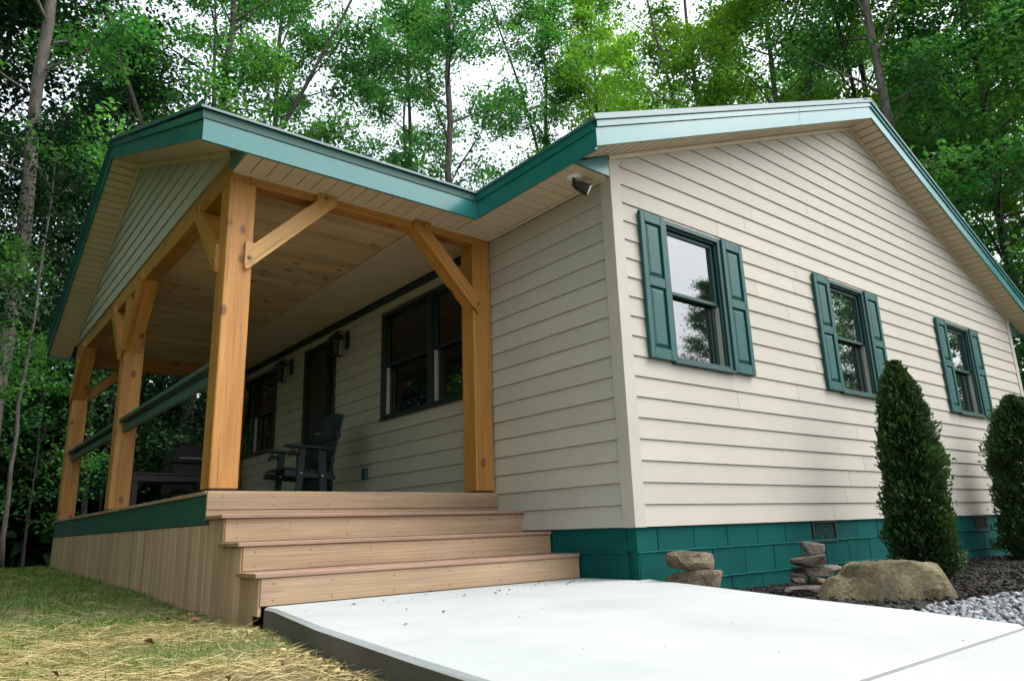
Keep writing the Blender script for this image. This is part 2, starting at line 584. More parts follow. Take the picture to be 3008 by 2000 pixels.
# walkway: two slabs with a joint
def slab(name, poly):
    top, bot = -0.345, -0.50
    n = len(poly)
    cx = sum(p[0] for p in poly) / n
    cy = sum(p[1] for p in poly) / n
    r = 0.014
    inner = []
    for x, y in poly:
        d = math.hypot(cx - x, cy - y)
        inner.append((x + (cx - x) / d * r * 1.4, y + (cy - y) / d * r * 1.4))
    v = [(x, y, bot) for x, y in poly] + [(x, y, top - r) for x, y in poly] + [(x, y, top) for x, y in inner]
    f = [tuple(range(2 * n, 3 * n))]
    for i in range(n):
        j = (i + 1) % n
        f.append((i, j, n + j, n + i))
        f.append((n + i, n + j, 2 * n + j, 2 * n + i))
    me = bpy.data.meshes.new(name)
    me.from_pydata(v, [], f)
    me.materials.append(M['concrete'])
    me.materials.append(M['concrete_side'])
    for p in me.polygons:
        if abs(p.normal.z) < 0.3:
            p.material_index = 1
    bm = bmesh.new()
    bm.from_mesh(me)
    bmesh.ops.recalc_face_normals(bm, faces=bm.faces)
    bm.to_mesh(me)
    bm.free()
    return me


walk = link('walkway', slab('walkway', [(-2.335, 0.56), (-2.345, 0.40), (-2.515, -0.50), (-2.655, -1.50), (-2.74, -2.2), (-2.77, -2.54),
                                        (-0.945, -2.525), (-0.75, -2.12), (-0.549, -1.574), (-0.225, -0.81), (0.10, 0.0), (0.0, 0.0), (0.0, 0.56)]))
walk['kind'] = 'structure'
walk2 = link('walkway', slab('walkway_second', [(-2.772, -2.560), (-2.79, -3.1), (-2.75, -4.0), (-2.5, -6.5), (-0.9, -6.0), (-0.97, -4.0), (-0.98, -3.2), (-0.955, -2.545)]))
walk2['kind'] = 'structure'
jf = MB().add([(-2.77, -2.57, -0.40), (-0.94, -2.555, -0.40), (-0.94, -2.52, -0.40), (-2.77, -2.535, -0.40), (-2.77, -2.57, -0.354), (-0.94, -2.555, -0.354), (-0.94, -2.52, -0.354), (-2.77, -2.535, -0.354)], BOXF).build('joint_filler', paint('joint_grey', (0.19, 0.195, 0.195), 0.9, 0.0))
jf['kind'] = 'structure'

# planting bed and gravel strip to the right of the walk
def sheet(name, mat, poly_fn, xs, ys, z, amp, seed):
    rng = np.random.default_rng(seed)
    X, Y = np.meshgrid(xs, ys)
    Z = z + amp * (np.sin(X * 4.1 + Y * 3) * np.cos(Y * 5.2 - X * 2)) + rng.normal(0, amp * 0.35, X.shape)
    nx, ny = len(xs), len(ys)
    v = np.stack([X, Y, Z], -1).reshape(-1, 3)
    f = []
    for j in range(ny - 1):
        for i in range(nx - 1):
            xm, ym = (xs[i] + xs[i + 1]) / 2, (ys[j] + ys[j + 1]) / 2
            if poly_fn(xm, ym):
                f.append((j * nx + i, j * nx + i + 1, (j + 1) * nx + i + 1, (j + 1) * nx + i))
    o = link(name, mesh(name, v.tolist(), f, mat, True))
    o['kind'] = 'structure'
    return o


def edge_x(y):     # right edge of the walk
    return np.interp(y, [-6, -3.2, -2.12, -1.574, -0.81, 0.0], [-0.9, -0.98, -0.75, -0.549, -0.225, 0.10])


def bed_line(x):   # border between mulch and gravel
    return -1.57 - 0.10 * np.clip(x - 0.9, 0, 6)


sheet('mulch_bed', M['mulch_base'], lambda x, y: x > edge_x(y) - 0.2 and y > bed_line(x) - 0.1 and y < 0.02,
      np.arange(-0.8, 12.5, 0.12), np.arange(-2.6, 0.12, 0.09), -0.497, 0.012, 3)
sheet('gravel_strip', M['gravel_base'], lambda x, y: x > edge_x(y) - 0.2 and y < bed_line(x) + 0.03,
      np.arange(-1.2, 9, 0.12), np.arange(-6, -1.2, 0.09), -0.507, 0.008, 4)

# ------------------------------------------------------------------ house
house = thing('house', 'single-storey tan lap-sided house with green shutters, trim and block base', 'house', (HW / 2, HL / 2, -0.56))
porch = thing('covered_porch', 'gabled timber porch with cedar posts and braces on the house side', 'porch', (-1.2, 4.85, -0.45))
steps = thing('porch_steps', 'tan composite steps climbing from the concrete walk to the porch deck', 'steps', (-1.2, 1.0, -0.45))

core = [(0.13, -0.0), (HW - 0.13, -0.0), (HW - 0.13, 2.8), (HW / 2, zs_main(HW / 2) - 0.05), (0.13, 2.8)]
MB().prism(core, fXZ, 0.13, HL - 0.1).build('wall_core', M['dark'], house)


def lap(name, parent, fn, ub, vb, ut, vt, z0, z1, mat, proud=0.0):
    """One lapped board: thick bottom edge proud of the wall, thin top edge. (ub..vb) along the bottom, (ut..vt) along the top."""
    v = [fn(ub, 0.017, z0), fn(vb, 0.017, z0), fn(vt, 0.006, z1), fn(ut, 0.006, z1),
         fn(ub, -0.004, z0), fn(vb, -0.004, z0), fn(vt, -0.004, z1), fn(ut, -0.004, z1)]
    me = mesh(name, v, BOXF, mat)
    bm = bmesh.new()
    bm.from_mesh(me)
    bmesh.ops.recalc_face_normals(bm, faces=bm.faces)
    bm.to_mesh(me)
    bm.free()
    return link(name, me, parent)


def side_wall(wall_part, fn, u0, u1, zlo, zhi_fn, k0, k1, openings, mat, rng, umin_fn=None, umax_fn=None):
    for k in range(k0, k1):
        z0, z1 = k * EXP, (k + 1) * EXP - 0.003
        segs = [(u0, u1)]
        cut = rng.uniform(1.2, 3.4)
        segs2 = []
        a = u0
        while u1 - a > 4.2:
            L = cut if a == u0 else 3.66
            segs2.append((a, a + L))
            a += L + 0.004
        segs2.append((a, u1))
        for (a, b) in segs2:
            pieces = [(a, b, z0, z1)]
            for (oa, ob, oz0, oz1) in openings:
                new = []
                for (pa, pb, pz0, pz1) in pieces:
                    if pb <= oa or pa >= ob or pz1 <= oz0 or pz0 >= oz1:
                        new.append((pa, pb, pz0, pz1))
                        continue
                    if pa < oa:
                        new.append((pa, oa, pz0, pz1))
                    if pb > ob:
                        new.append((ob, pb, pz0, pz1))
                    if pz0 < oz0 - 0.006:
                        new.append((max(pa, oa), min(pb, ob), pz0, oz0))
                    if pz1 > oz1 + 0.006:
                        new.append((max(pa, oa), min(pb, ob), oz1, pz1))
                pieces = new
            for (pa, pb, pz0, pz1) in pieces:
                if pb - pa < 0.02:
                    continue
                ab, bb, at, bt = pa, pb, pa, pb
                if umin_fn:
                    lb, lt = umin_fn(pz0), umin_fn(pz1)
                    hb, ht = umax_fn(pz0), umax_fn(pz1)
                    ab, at = max(pa, lb), max(pa, lt)
                    bb, bt = min(pb, hb), min(pb, ht)
                    if bb - ab < 0.02:
                        continue
                    if bt < at:
                        at = bt = (at + bt) / 2
                lap('siding_board', wall_part, fn, ab, bb, at, bt, pz0, pz1, mat)


# openings (u0, u1, z0, z1)
WIN_F = [(0.552, 1.316, 1.215, 2.405), (3.135, 3.90, 1.215, 2.405), (6.03, 6.94, 1.215, 2.405)]
WIN_F[2] = (6.035, 6.80, 1.215, 2.405)
WIN_P = [(1.62, 3.555, 1.21, 2.41), (6.68, 8.60, 1.21, 2.41)]
DOOR = (4.74, 5.70, 0.30, 2.43)

front = box('front_wall', M['dark'], house, 0.02, HW - 0.02, 0.10, 0.13, 0.0, 2.7)
fn_front = lambda u, o, z: (u, -o, z)
fn_side = lambda u, o, z: (-o, u, z)
rng = random.Random(5)
side_wall(front, fn_front, 0.098, HW - 0.098, 0, None, 0, 30, WIN_F, M['siding_x'], rng,
          lambda z: max(0.098, (z - 2.797) / SL), lambda z: HW - max(0.098, (z - 2.797) / SL))
side = box('side_wall', M['dark'], house, 0.10, 0.13, 0.14, HL - 0.12, 0.0, 2.6)
side_wall(side, fn_side, 0.098, 1.69, 0, None, 0, 17, [], M['siding_y'], rng)
lap('siding_board', side, fn_side, 0.098, 1.69, 0.098, 1.69, 17 * EXP, 2.618, M['siding_y'])
side_wall(side, fn_side, 1.694, HL - 0.1, 0, None, 2, 16, WIN_P + [DOOR], M['siding_y'], rng)
lap('siding_board', side, fn_side, 1.694, HL - 0.1, 1.694, HL - 0.1, 16 * EXP, 2.528, M['siding_y'])
box('frieze_board', M['frame_shaded'], house, -0.026, 0.0, 1.70, HL - 0.1, 2.530, 2.598)
# corner boards (two faces each)
MB().box(-0.022, 0.094, -0.022, 0.0, -0.004, 2.79).box(-0.022, 0.0, 0.0, 0.094, -0.004, 2.619).build('corner_board', M['trim'], house, bevel=0.002)
MB().box(HW - 0.094, HW + 0.022, -0.022, 0.0, -0.004, 2.79).box(HW, HW + 0.022, 0.0, 0.094, -0.004, 2.619).build('corner_board', M['trim'], house, bevel=0.002)
# rake trim under the soffit
for s in (0, 1):
    X = (lambda x: x) if s == 0 else (lambda x: HW - x)
    MB().prism([(X(-0.02), zs_main(-0.02) - 0.032), (X(HW / 2), zs_main(HW / 2) - 0.03), (X(HW / 2), zs_main(HW / 2) + 0.004), (X(-0.02), zs_main(-0.02) + 0.004)],
               fXZ, -0.03, -0.012).build('rake_trim', M['soffit'], house)

# small filler pieces of siding in the corners under the soffit
for s in (0, 1):
    X = (lambda x: x) if s == 0 else (lambda x: HW - x)
    MB().prism([(X(0.099), 2.748), (X(0.224), 2.884), (X(0.236), 2.892), (X(0.099), 2.838)], fXZ, -0.012, -0.003).build('siding_board', M['siding_x'], front)

# foundation of painted blocks
found = box('foundation_wall', M['dark'], house, 0.03, HW - 0.03, 0.03, 0.2, -0.62, -0.01)
rngb = random.Random(8)
VENTS = [(2.28, 2.685), (5.925, 6.27)]


def blocks(fn, u_start, u_end, off):
    zt = [0.0, -0.166, -0.372, -0.575]
    for c in range(3):
        z1, z0 = zt[c] - 0.004, zt[c + 1] + 0.004
        u = u_start - (off if c % 2 == 0 else off + 0.2032)
        while u < u_end:
            a, b = max(u + 0.003, u_start), min(u + 0.4064 - 0.003, u_end)
            u += 0.4064
            if b - a < 0.03:
                continue
            parts = [(a, b)]
            if c == 0 and fn is fn_front:
                for va, vb in VENTS:
                    nw = []
                    for pa, pb in parts:
                        if pb <= va or pa >= vb:
                            nw.append((pa, pb))
                        else:
                            if pa < va - 0.03:
                                nw.append((pa, va))
                            if pb > vb + 0.03:
                                nw.append((vb, pb))
                    parts = nw
            for pa, pb in parts:
                j = rngb.uniform(0.0, 0.0025)
                m = MB()
                P = [fn(pa, 0.0 - 0.006 + j, z0), fn(pb, -0.006 + j, z0), fn(pb, -0.006 + j, z1), fn(pa, -0.006 + j, z1),
                     fn(pa, -0.1, z0), fn(pb, -0.1, z0), fn(pb, -0.1, z1), fn(pa, -0.1, z1)]
                m.add(P, BOXF)
                m.build('block', M['block'], found, bevel=0.003)
    # joints: the bed joints carry a ridge of squeezed-out painted mortar
    m = MB()
    for z in zt[1:3]:
        n = int((u_end - u_start) / 0.11)
        for i in range(n):
            a = u_start + 0.004 + (u_end - u_start - 0.004) * i / n
            b = u_start + 0.004 + (u_end - u_start - 0.004) * (i + 1) / n
            d = rngb.uniform(0.002, 0.008)
            dz = rngb.uniform(-0.0015, 0.0015)
            m.add([fn(a, d, z - 0.006 + dz), fn(b, d, z - 0.006 + dz), fn(b, d - 0.004, z + 0.005 + dz), fn(a, d - 0.004, z + 0.005 + dz),
                   fn(a, -0.05, z - 0.006 + dz), fn(b, -0.05, z - 0.006 + dz), fn(b, -0.05, z + 0.005 + dz), fn(a, -0.05, z + 0.005 + dz)], BOXF)
    m.build('mortar_joint', M['block'], found)
    m = MB()
    u_start += 0.006
    P = [fn(u_start, -0.011, -0.6), fn(u_end, -0.011, -0.6), fn(u_end, -0.011, -0.008), fn(u_start, -0.011, -0.008),
         fn(u_start, -0.06, -0.6), fn(u_end, -0.06, -0.6), fn(u_end, -0.06, -0.008), fn(u_start, -0.06, -0.008)]
    m.add(P, BOXF).build('mortar_backing', M['block'], found)


blocks(fn_front, 0.012, HW, 0.19)
blocks(fn_side, 0.1015, 1.6, 0.1)
for va, vb in VENTS:
    v = MB()
    v.box(va, va + 0.018, -0.004, 0.05, -0.186, -0.004).box(vb - 0.018, vb, -0.004, 0.05, -0.186, -0.004)
    v.box(va + 0.018, vb - 0.018, -0.004, 0.05, -0.186, -0.166).box(va + 0.018, vb - 0.018, -0.004, 0.05, -0.02, -0.004)
    vo = v.build('foundation_vent', M['vent'], house)
    g = MB()
    for i in range(11):
        x = va + 0.018 + (vb - va - 0.036) * (i + 0.5) / 11
        g.box(x - 0.004, x + 0.004, 0.006, 0.014, -0.166, -0.02)
    for i in range(5):
        z = -0.166 + 0.146 * (i + 0.5) / 5
        g.box(va + 0.018, vb - 0.018, 0.015, 0.02, z - 0.003, z + 0.003)
    g.build('vent_grille', M['vent'], vo)
    box('vent_back', M['dark'], vo, va + 0.018, vb - 0.018, 0.045, 0.05, -0.166, -0.02)


# windows --------------------------------------------------------
def window(fn, u0, u1, z0, z1, parent, mull=None, fm='frame'):
    def bx(m, a, b, oa, ob, za, zb):
        P = [fn(a, ob, za), fn(b, ob, za), fn(b, oa, za), fn(a, oa, za), fn(a, ob, zb), fn(b, ob, zb), fn(b, oa, zb), fn(a, oa, zb)]
        m.add(P, BOXF)
    fw = 0.042
    m = MB()
    bx(m, u0, u0 + fw, -0.09, 0.034, z0, z1)
    bx(m, u1 - fw, u1, -0.09, 0.034, z0, z1)
    bx(m, u0 + fw, u1 - fw, -0.09, 0.034, z1 - fw, z1)
    bx(m, u0 + fw, u1 - fw, -0.09, 0.034, z0 + 0.012, z0 + fw)
    bx(m, u0 - 0.01, u1 + 0.01, -0.02, 0.05, z0 - 0.012, z0 + 0.012)
    bx(m, u0 + fw, u1 - fw, -0.012, 0.012, z1 - fw - 0.016, z1 - fw)      # inner stops
    bx(m, u0 + fw, u0 + fw + 0.012, -0.012, 0.012, z0 + fw, z1 - fw - 0.016)
    bx(m, u1 - fw - 0.012, u1 - fw, -0.012, 0.012, z0 + fw, z1 - fw - 0.016)
    cols = [(u0 + fw, u1 - fw)]
    if mull:
        bx(m, mull - 0.035, mull + 0.035, -0.09, 0.03, z0 + fw, z1 - fw - 0.016)
        cols = [(u0 + fw, mull - 0.035), (mull + 0.035, u1 - fw)]
    w = m.build('window', M[fm], parent, bevel=0.003)
    zm = (z0 + z1) / 2
    for a, b in cols:
        for (lo, hi, o) in ((zm - 0.02, z1 - fw - 0.018, -0.016), (z0 + fw, zm + 0.018, -0.052)):
            s = MB()
            sw = 0.030
            aa, bb = a + 0.014, b - 0.014
            bx(s, aa, aa + sw, o - 0.03, o, lo, hi)
            bx(s, bb - sw, bb, o - 0.03, o, lo, hi)
            bx(s, aa + sw, bb - sw, o - 0.03, o, lo, lo + sw)
            bx(s, aa + sw, bb - sw, o - 0.03, o, hi - sw, hi)
            s.build('sash', M[fm], w, bevel=0.003)
            g = MB()
            bx(g, aa + sw, bb - sw, o - 0.022, o - 0.014, lo + sw, hi - sw)
            g.build('pane', M['glass'] if fm == 'frame' else M['dimmed_glass'], w)
        # pale balance tracks in the jambs beside the lower sash
        t = MB()
        for q, r_ in ((a, a + 0.012), (b - 0.012, b)):
            bx(t, q, r_, -0.055, -0.014, z0 + fw, zm - 0.02)
        t.build('jamb_track', M['trim'], w)
    return w


for (a, b, z0, z1) in WIN_F:
    window(fn_front, a, b, z0, z1, house)
    for s0, s1 in ((a - 0.292, a - 0.004), (b + 0.004, b + 0.300)):
        m = MB()
        y1, y0 = -0.020, -0.052
        m.box(s0, s0 + 0.050, y0, y1, z0, z1)
        m.box(s1 - 0.050, s1, y0, y1, z0, z1)
        zc = z0 + 0.615
        for p, q in ((z0, z0 + 0.085), (zc - 0.04, zc + 0.04), (z1 - 0.085, z1)):
            m.box(s0 + 0.050, s1 - 0.050, y0 + 0.001, y1, p, q)
        m.box(s0 + 0.050, s1 - 0.050, y1 - 0.012, y1 - 0.002, z0 + 0.085, z1 - 0.085)
        sh = m.build('shutter', M['shutter'], house, bevel=0.004)
        for p, q in ((z0 + 0.085, zc - 0.04), (zc + 0.04, z1 - 0.085)):
            pm = MB()
            a0, a1, b0, b1 = s0 + 0.056, s1 - 0.056, p + 0.006, q - 0.006
            e = 0.030
            pm.add([(a0, y1 - 0.011, b0), (a1, y1 - 0.011, b0), (a1, y1 - 0.011, b1), (a0, y1 - 0.011, b1),
                    (a0 + e, y0 + 0.006, b0 + e), (a1 - e, y0 + 0.006, b0 + e), (a1 - e, y0 + 0.006, b1 - e), (a0 + e, y0 + 0.006, b1 - e)],
                   BOXF)
            pm.build('raised_panel', M['shutter'], sh)
        sc_ = MB()
        for (px, pz) in ((s0 + 0.02, z0 + 0.03), (s1 - 0.02, z0 + 0.03), (s0 + 0.02, z1 - 0.03), (s1 - 0.02, z1 - 0.03), (s0 + 0.02, zc), (s1 - 0.02, zc)):
            sc_.tube([(px, y0 + 0.001, pz), (px, y0 - 0.003, pz)], [0.006, 0.005], 6)
        sc_.build('screw_heads', M['green_trim'], sh)

window(fn_side, *WIN_P[0], house, mull=2.57, fm='frame_shaded')
window(fn_side, *WIN_P[1], house, mull=7.64, fm='frame_shaded')

# door with a narrow sidelight
d0, d1, dz0, dz1 = DOOR
m = MB()
m.box(-0.03, 0.08, d0, d0 + 0.05, dz0, dz1).box(-0.03, 0.08, d1 - 0.05, d1, dz0, dz1).box(-0.03, 0.08, d0 + 0.05, d1 - 0.05, dz1 - 0.05, dz1)
m.box(-0.03, 0.08, 5.0, 5.05, dz0, dz1 - 0.05)
dr = m.build('door_frame', M['frame_shaded'], house, bevel=0.003)
box('door_leaf', M['black'], dr, 0.02, 0.06, 5.05, d1 - 0.05, dz0, dz1 - 0.05)
box('sidelight_pane', M['dimmed_glass'], dr, 0.025, 0.035, d0 + 0.05, 5.0, dz0 + 0.1, dz1 - 0.05)
MB().tube([(0.02, 5.1, 1.25), (-0.05, 5.1, 1.25)], [0.012, 0.012], 8).tube([(-0.05, 5.1, 1.25), (-0.05, 5.2, 1.25)], [0.011, 0.011], 8).build('door_handle', M['steel'], dr)
box('outlet_cover', M['green_trim'], house, -0.05, -0.018, 3.84, 3.94, 0.60, 0.72, 0.008)

# main roof -------------------------------------------------------
OH, EO = 0.29, 0.43
zf = lambda x: 2.795 + SL * x            # lower edge line of the rake fascia
APX, APZ = HW / 2, zf(HW / 2)
yF = -OH
for s in (0, 1):
    X = (lambda x: x) if s == 0 else (lambda x: HW - x)
    splits = [(-EO, 2.55), (2.555, APX)] if s == 0 else [(-EO, APX)]
    for a, b in splits:
        MB().prism([(X(a), zf(a)), (X(b), zf(b)), (X(b), zf(b) + 0.142), (X(a), zf(a) + 0.142)], fXZ, yF, yF + 0.02).build('rake_fascia', M['green_metal'], house)
        MB().prism([(X(a), zf(a) + 0.145), (X(b), zf(b) + 0.145), (X(b), zf(b) + 0.196), (X(a), zf(a) + 0.196)], fXZ, yF - 0.014, yF + 0.02).build('drip_edge', M['green_metal'], house)
# eave fascia (left), and right
yV = 1.147
box('eave_fascia', M['green_metal'], house, -EO - 0.002, -EO + 0.018, yF + 0.021, yV - 0.001, zf(-EO) - 0.02, zf(-EO) + 0.125)
MB().prism([(-EO - 0.012, zf(-EO) + 0.128), (-EO + 0.02, zf(-EO) + 0.128), (-EO + 0.02, zf(-EO) + 0.196), (-EO - 0.020, zf(-EO) + 0.190)], fXZ, yF + 0.021, yV).build('drip_edge', M['green_metal'], house)
box('eave_fascia', M['green_metal'], house, HW + EO - 0.018, HW + EO + 0.002, yF + 0.021, HL, zf(-EO) - 0.02, zf(-EO) + 0.17)
# roof sheets with standing seams
for s in (0, 1):
    X = (lambda x: x) if s == 0 else (lambda x: HW - x)
    r = MB().prism([(X(-EO - 0.03), zf(-EO - 0.03) + 0.198), (X(APX), APZ + 0.198), (X(APX), APZ + 0.228), (X(-EO - 0.03), zf(-EO - 0.03) + 0.222)], fXZ, yF - 0.03, HL + 0.3).build('roof_sheet', M['roof'], house)
    sm = MB()
    for i in range(26):
        y = yF + 0.0 + i * 0.415
        if s == 0 and 1.3 < y < 8.4:
            continue
        sm.prism([(X(-EO - 0.02), zf(-EO - 0.02) + 0.222), (X(APX), APZ + 0.228), (X(APX), APZ + 0.262), (X(-EO - 0.02), zf(-EO - 0.02) + 0.256)], fXZ, y - 0.006, y + 0.006)
    sm.build('roof_seams', M['roof'], r)
MB().prism([(APX - 0.14, APZ + 0.175), (APX, APZ + 0.232), (APX + 0.14, APZ + 0.175), (APX + 0.14, APZ + 0.19), (APX, APZ + 0.247), (APX - 0.14, APZ + 0.19)], fXZ, yF - 0.034, HL + 0.3).build('ridge_cap', M['roof'], house)
# sloping rake soffit panels, grooved
sof = MB().prism([(-EO + 0.02, zf(-EO + 0.02) + 0.025), (APX, APZ + 0.025), (HW + EO - 0.02, zf(-EO + 0.02) + 0.025), (HW + EO - 0.02, zf(-EO + 0.02) + 0.03), (APX, APZ + 0.03), (-EO + 0.02, zf(-EO + 0.02) + 0.03)],
                 fXZ, yF + 0.02, 0.0).build('rake_soffit', M['dark'], house)
n = 44
for s in (0, 1):
    X = (lambda x: x) if s == 0 else (lambda x: HW - x)
    for i in range(n):
        a = -EO + 0.03 + (APX + EO - 0.03) * i / n + 0.008
        b = -EO + 0.03 + (APX + EO - 0.03) * (i + 1) / n - 0.008
        MB().prism([(X(a), zf(a) + 0.008), (X(b), zf(b) + 0.008), (X(b), zf(b) + 0.018), (X(a), zf(a) + 0.018)], fXZ, yF + 0.021, -0.023).build('soffit_panel', M['soffit'], sof)
# level eave soffit
es = box('eave_soffit', M['dark'], house, -EO + 0.02, -0.001, 0.0, yV + 0.3, 2.645, 2.65)
for i in range(14):
    a, b = 0.004 + i * 0.11, 0.004 + (i + 1) * 0.11 - 0.006
    if a > yV + 0.36:
        break
    box('soffit_panel', M['soffit'], es, -EO + 0.02, -0.024, a, b, 2.62, 2.634)
box('soffit_channel', M['soffit'], house, -0.05, -0.021, 0.02, 1.52, 2.604, 2.619)
# triangular end caps where the rake meets the level soffit
MB().prism([(-EO + 0.02, 2.617), (-0.025, 2.617), (-0.025, zf(-0.025) + 0.005)], fXZ, -0.020, -0.004).build('soffit_end_cap', M['green_metal'], house)
MB().prism([(HW + EO - 0.02, 2.617), (HW + 0.025, 2.617), (HW + 0.025, zf(-0.025) + 0.005)], fXZ, -0.020, -0.004).build('soffit_end_cap', M['green_metal'], house)
box('eave_soffit', M['soffit'], house, HW + 0.025, HW + EO - 0.02, 0.0, HL, 2.62, 2.634)

# ------------------------------------------------------------------ porch
PX = -2.38                   # outer face of posts and gable
PY0, PY1 = 1.53, 8.16
PYC = (PY0 + PY1) / 2
DK = 0.318
RX = -2.693                  # rake plane
YE0, YE1 = yV, 2 * PYC - yV
pzf = lambda y: 2.60 + SL * ((y - YE0) if y < PYC else (YE1 - y))
PAZ = pzf(PYC)

# posts
def post(x0, y0, w=0.19, top=2.545):
    MB().box(x0, x0 + w, y0, y0 + w, DK + 0.014, top).build('post', M['cedar_z'], porch, bevel=0.006)
    MB().box(x0 + 0.02, x0 + w - 0.02, y0 + 0.02, y0 + w - 0.02, DK + 0.0005, DK + 0.0145).build('post_base', M['black'], porch)


post(PX, PY0)
post(PX, 4.75)
post(PX, PY1 - 0.19)
post(-0.216, PY0)
post(-0.216, PY1 - 0.19)
MB().box(PX, PX + 0.14, PY0, PY1, 2.546, 2.725).build('gable_beam', M['cedar_y'], porch, bevel=0.006)
MB().box(PX + 0.142, -0.03, PY0 + 0.002, PY0 + 0.14, 2.547, 2.70).build('eave_beam', M['cedar_x'], porch, bevel=0.006)
MB().box(PX + 0.142, -0.03, PY1 - 0.14, PY1 - 0.002, 2.43, 2.70).build('eave_beam', M['cedar_x'], porch, bevel=0.006)


def brace(p_post, u_dir, out_dir, mat, depth=0.125):
    """Diagonal brace from a post face up to the beam; its lapped ends sit on the outer faces with one bolt each."""
    p = Vector(p_post)
    u = Vector(u_dir)
    o = Vector(out_dir)
    z = Vector((0, 0, 1))
    s = math.sqrt(0.5)
    # local frame: X along the brace, Y outward, Z across
    ex = (u + z) * s
    ez = (z - u) * s
    R = Matrix((ex, o, ez)).transposed().to_4x4()
    mat4 = Matrix.Translation(p) @ R

    def loc(uu, zz, oo):
        d = u * uu + z * zz
        return (d.dot(ex), oo, d.dot(ez))
    zb = 2.546 - p.z
    body = [(0.0, -0.055), (0.0, 0.095), (zb - 0.095, zb), (zb + 0.055, zb)]
    m = MB()
    m.prism(body, lambda a, b, t: loc(a, b, t), -depth, 0.0)
    plate = [(-0.062, -0.085), (-0.050, -0.112), (-0.026, -0.098), (zb + 0.055, zb - 0.012), (zb + 0.070, zb + 0.01), (zb + 0.070, zb + 0.074), (zb - 0.098, zb + 0.074), (zb - 0.098, zb - 0.003), (0.001, 0.096), (-0.062, 0.096)]
    m2 = MB().prism(plate, lambda a, b, t: loc(a, b, t), 0.0012, 0.032)
    m.v, off = m.v + m2.v, len(m.v)
    m.f = m.f + [tuple(i + off for i in q) for q in m2.f]
    b = m.build('brace', mat, porch, matrix=mat4)
    bo = MB()
    for (uu, zz) in ((-0.030, -0.02), (zb - 0.02, zb + 0.036)):
        bo.tube([loc(uu, zz, 0.028), loc(uu, zz, 0.043)], [0.017, 0.013], 10)
    bb = bo.build('bolt_heads', M['bolt'], b)
    bb.matrix_basis = Matrix.Identity(4)
    return b


brace((PX + 0.19, PY0, 1.985), (1, 0, 0), (0, -1, 0), M['cedar_pale_x'])
brace((-0.216, PY0, 1.985), (-1, 0, 0), (0, -1, 0), M['cedar_x'])
brace((PX, PY0 + 0.19, 1.985), (0, 1, 0), (-1, 0, 0), M['cedar_x'])
brace((PX, 4.75, 1.985), (0, -1, 0), (-1, 0, 0), M['cedar_x'], 0.14)
brace((PX, 4.94, 1.985), (0, 1, 0), (-1, 0, 0), M['cedar_x'], 0.14)
brace((PX, PY1 - 0.19, 1.985), (0, -1, 0), (-1, 0, 0), M['cedar_x'], 0.14)
brace((PX + 0.19, PY1, 1.985), (1, 0, 0), (0, 1, 0), M['cedar_x'], 0.14)
brace((-0.216, PY1, 1.985), (-1, 0, 0), (0, 1, 0), M['cedar_x'], 0.14)

# deck
dk = box('deck_frame', M['dark'], porch, PX + 0.05, -0.03, PY0 + 0.02, PY1 + 0.02, 0.12, DK - 0.026)
y = PY0 - 0.001
while y < PY1 + 0.03:
    b = min(y + 0.137, PY1 + 0.04)
    box('deck_board', M['deck_x'], dk, PX - 0.02, -0.025, y, b, DK - 0.025, DK, 0.003)
    y = b + 0.005
box('rim_board', M['green_trim'], porch, PX - 0.005, PX + 0.03, PY0 - 0.015, PY1 + 0.03, 0.105, DK - 0.028)
sk = box('skirt_frame', M['dark'], porch, PX + 0.04, PX + 0.07, PY0, PY1, -0.45, 0.10)
y = PY0 - 0.02
k = 0
while y < PY1:
    zb = float(gz(PX, y + 0.07)) - 0.04
    MB().box(PX - 0.002, PX + 0.022, y, min(y + 0.131, PY1 + 0.03), zb, 0.102).build('skirt_board', M['deck_z'], sk, bevel=0.004)
    y += 0.1395
    k += 1

# railing between the posts
for a, b in ((PY0 + 0.191, 4.749), (4.941, PY1 - 0.191)):
    box('top_rail', M['rail'], porch, PX + 0.015, PX + 0.155, a, b, 1.195, 1.232, 0.006)
    box('lower_rail', M['rail'], porch, PX + 0.06, PX + 0.10, a, b, 1.095, 1.165, 0.004)

# gable wall
gw = MB().prism([(PY0 + 0.03, 2.73), (PY1 - 0.03, 2.73), (PY1 - 0.03, 2.75), (PYC, PAZ - 0.0), (PY0 + 0.03, 2.75)], fYZ, PX + 0.03, PX + 0.06).build('gable_wall', M['dark'], porch)
fn_gab = lambda u, o, z: (PX - o, u, z)
pzs = lambda z: YE0 + (z - 2.612) / SL
k = 0
z = 2.727
while z < PAZ - 0.05:
    z1 = min(z + EXP, PAZ - 0.012)
    a0, a1 = max(PY0, pzs(z)), max(PY0, pzs(z1))
    b0, b1 = 2 * PYC - a0, 2 * PYC - a1
    if a1 > b1:
        a1 = b1 = PYC
    lap('siding_board', gw, fn_gab, a0, b0, a1, b1, z, z1 - 0.006, M['siding_y'])
    z = z1
for s in (0, 1):
    Y = (lambda y: y) if s == 0 else (lambda y: 2 * PYC - y)
    MB().prism([(Y(PY0), pzf(PY0) - 0.035), (Y(PYC), PAZ - 0.035), (Y(PYC), PAZ + 0.006), (Y(PY0), pzf(PY0) + 0.006)], fYZ, PX - 0.034, PX - 0.016).build('rake_trim', M['soffit'], porch)
for s in (0, 1):
    Y = (lambda y: y) if s == 0 else (lambda y: 2 * PYC - y)
    MB().prism([(Y(PY0 + 0.01), 2.734), (Y(1.79), 2.872), (Y(1.80), 2.878), (Y(PY0 + 0.01), 2.772)], fYZ, PX - 0.012, PX - 0.003).build('siding_board', M['siding_y'], gw)
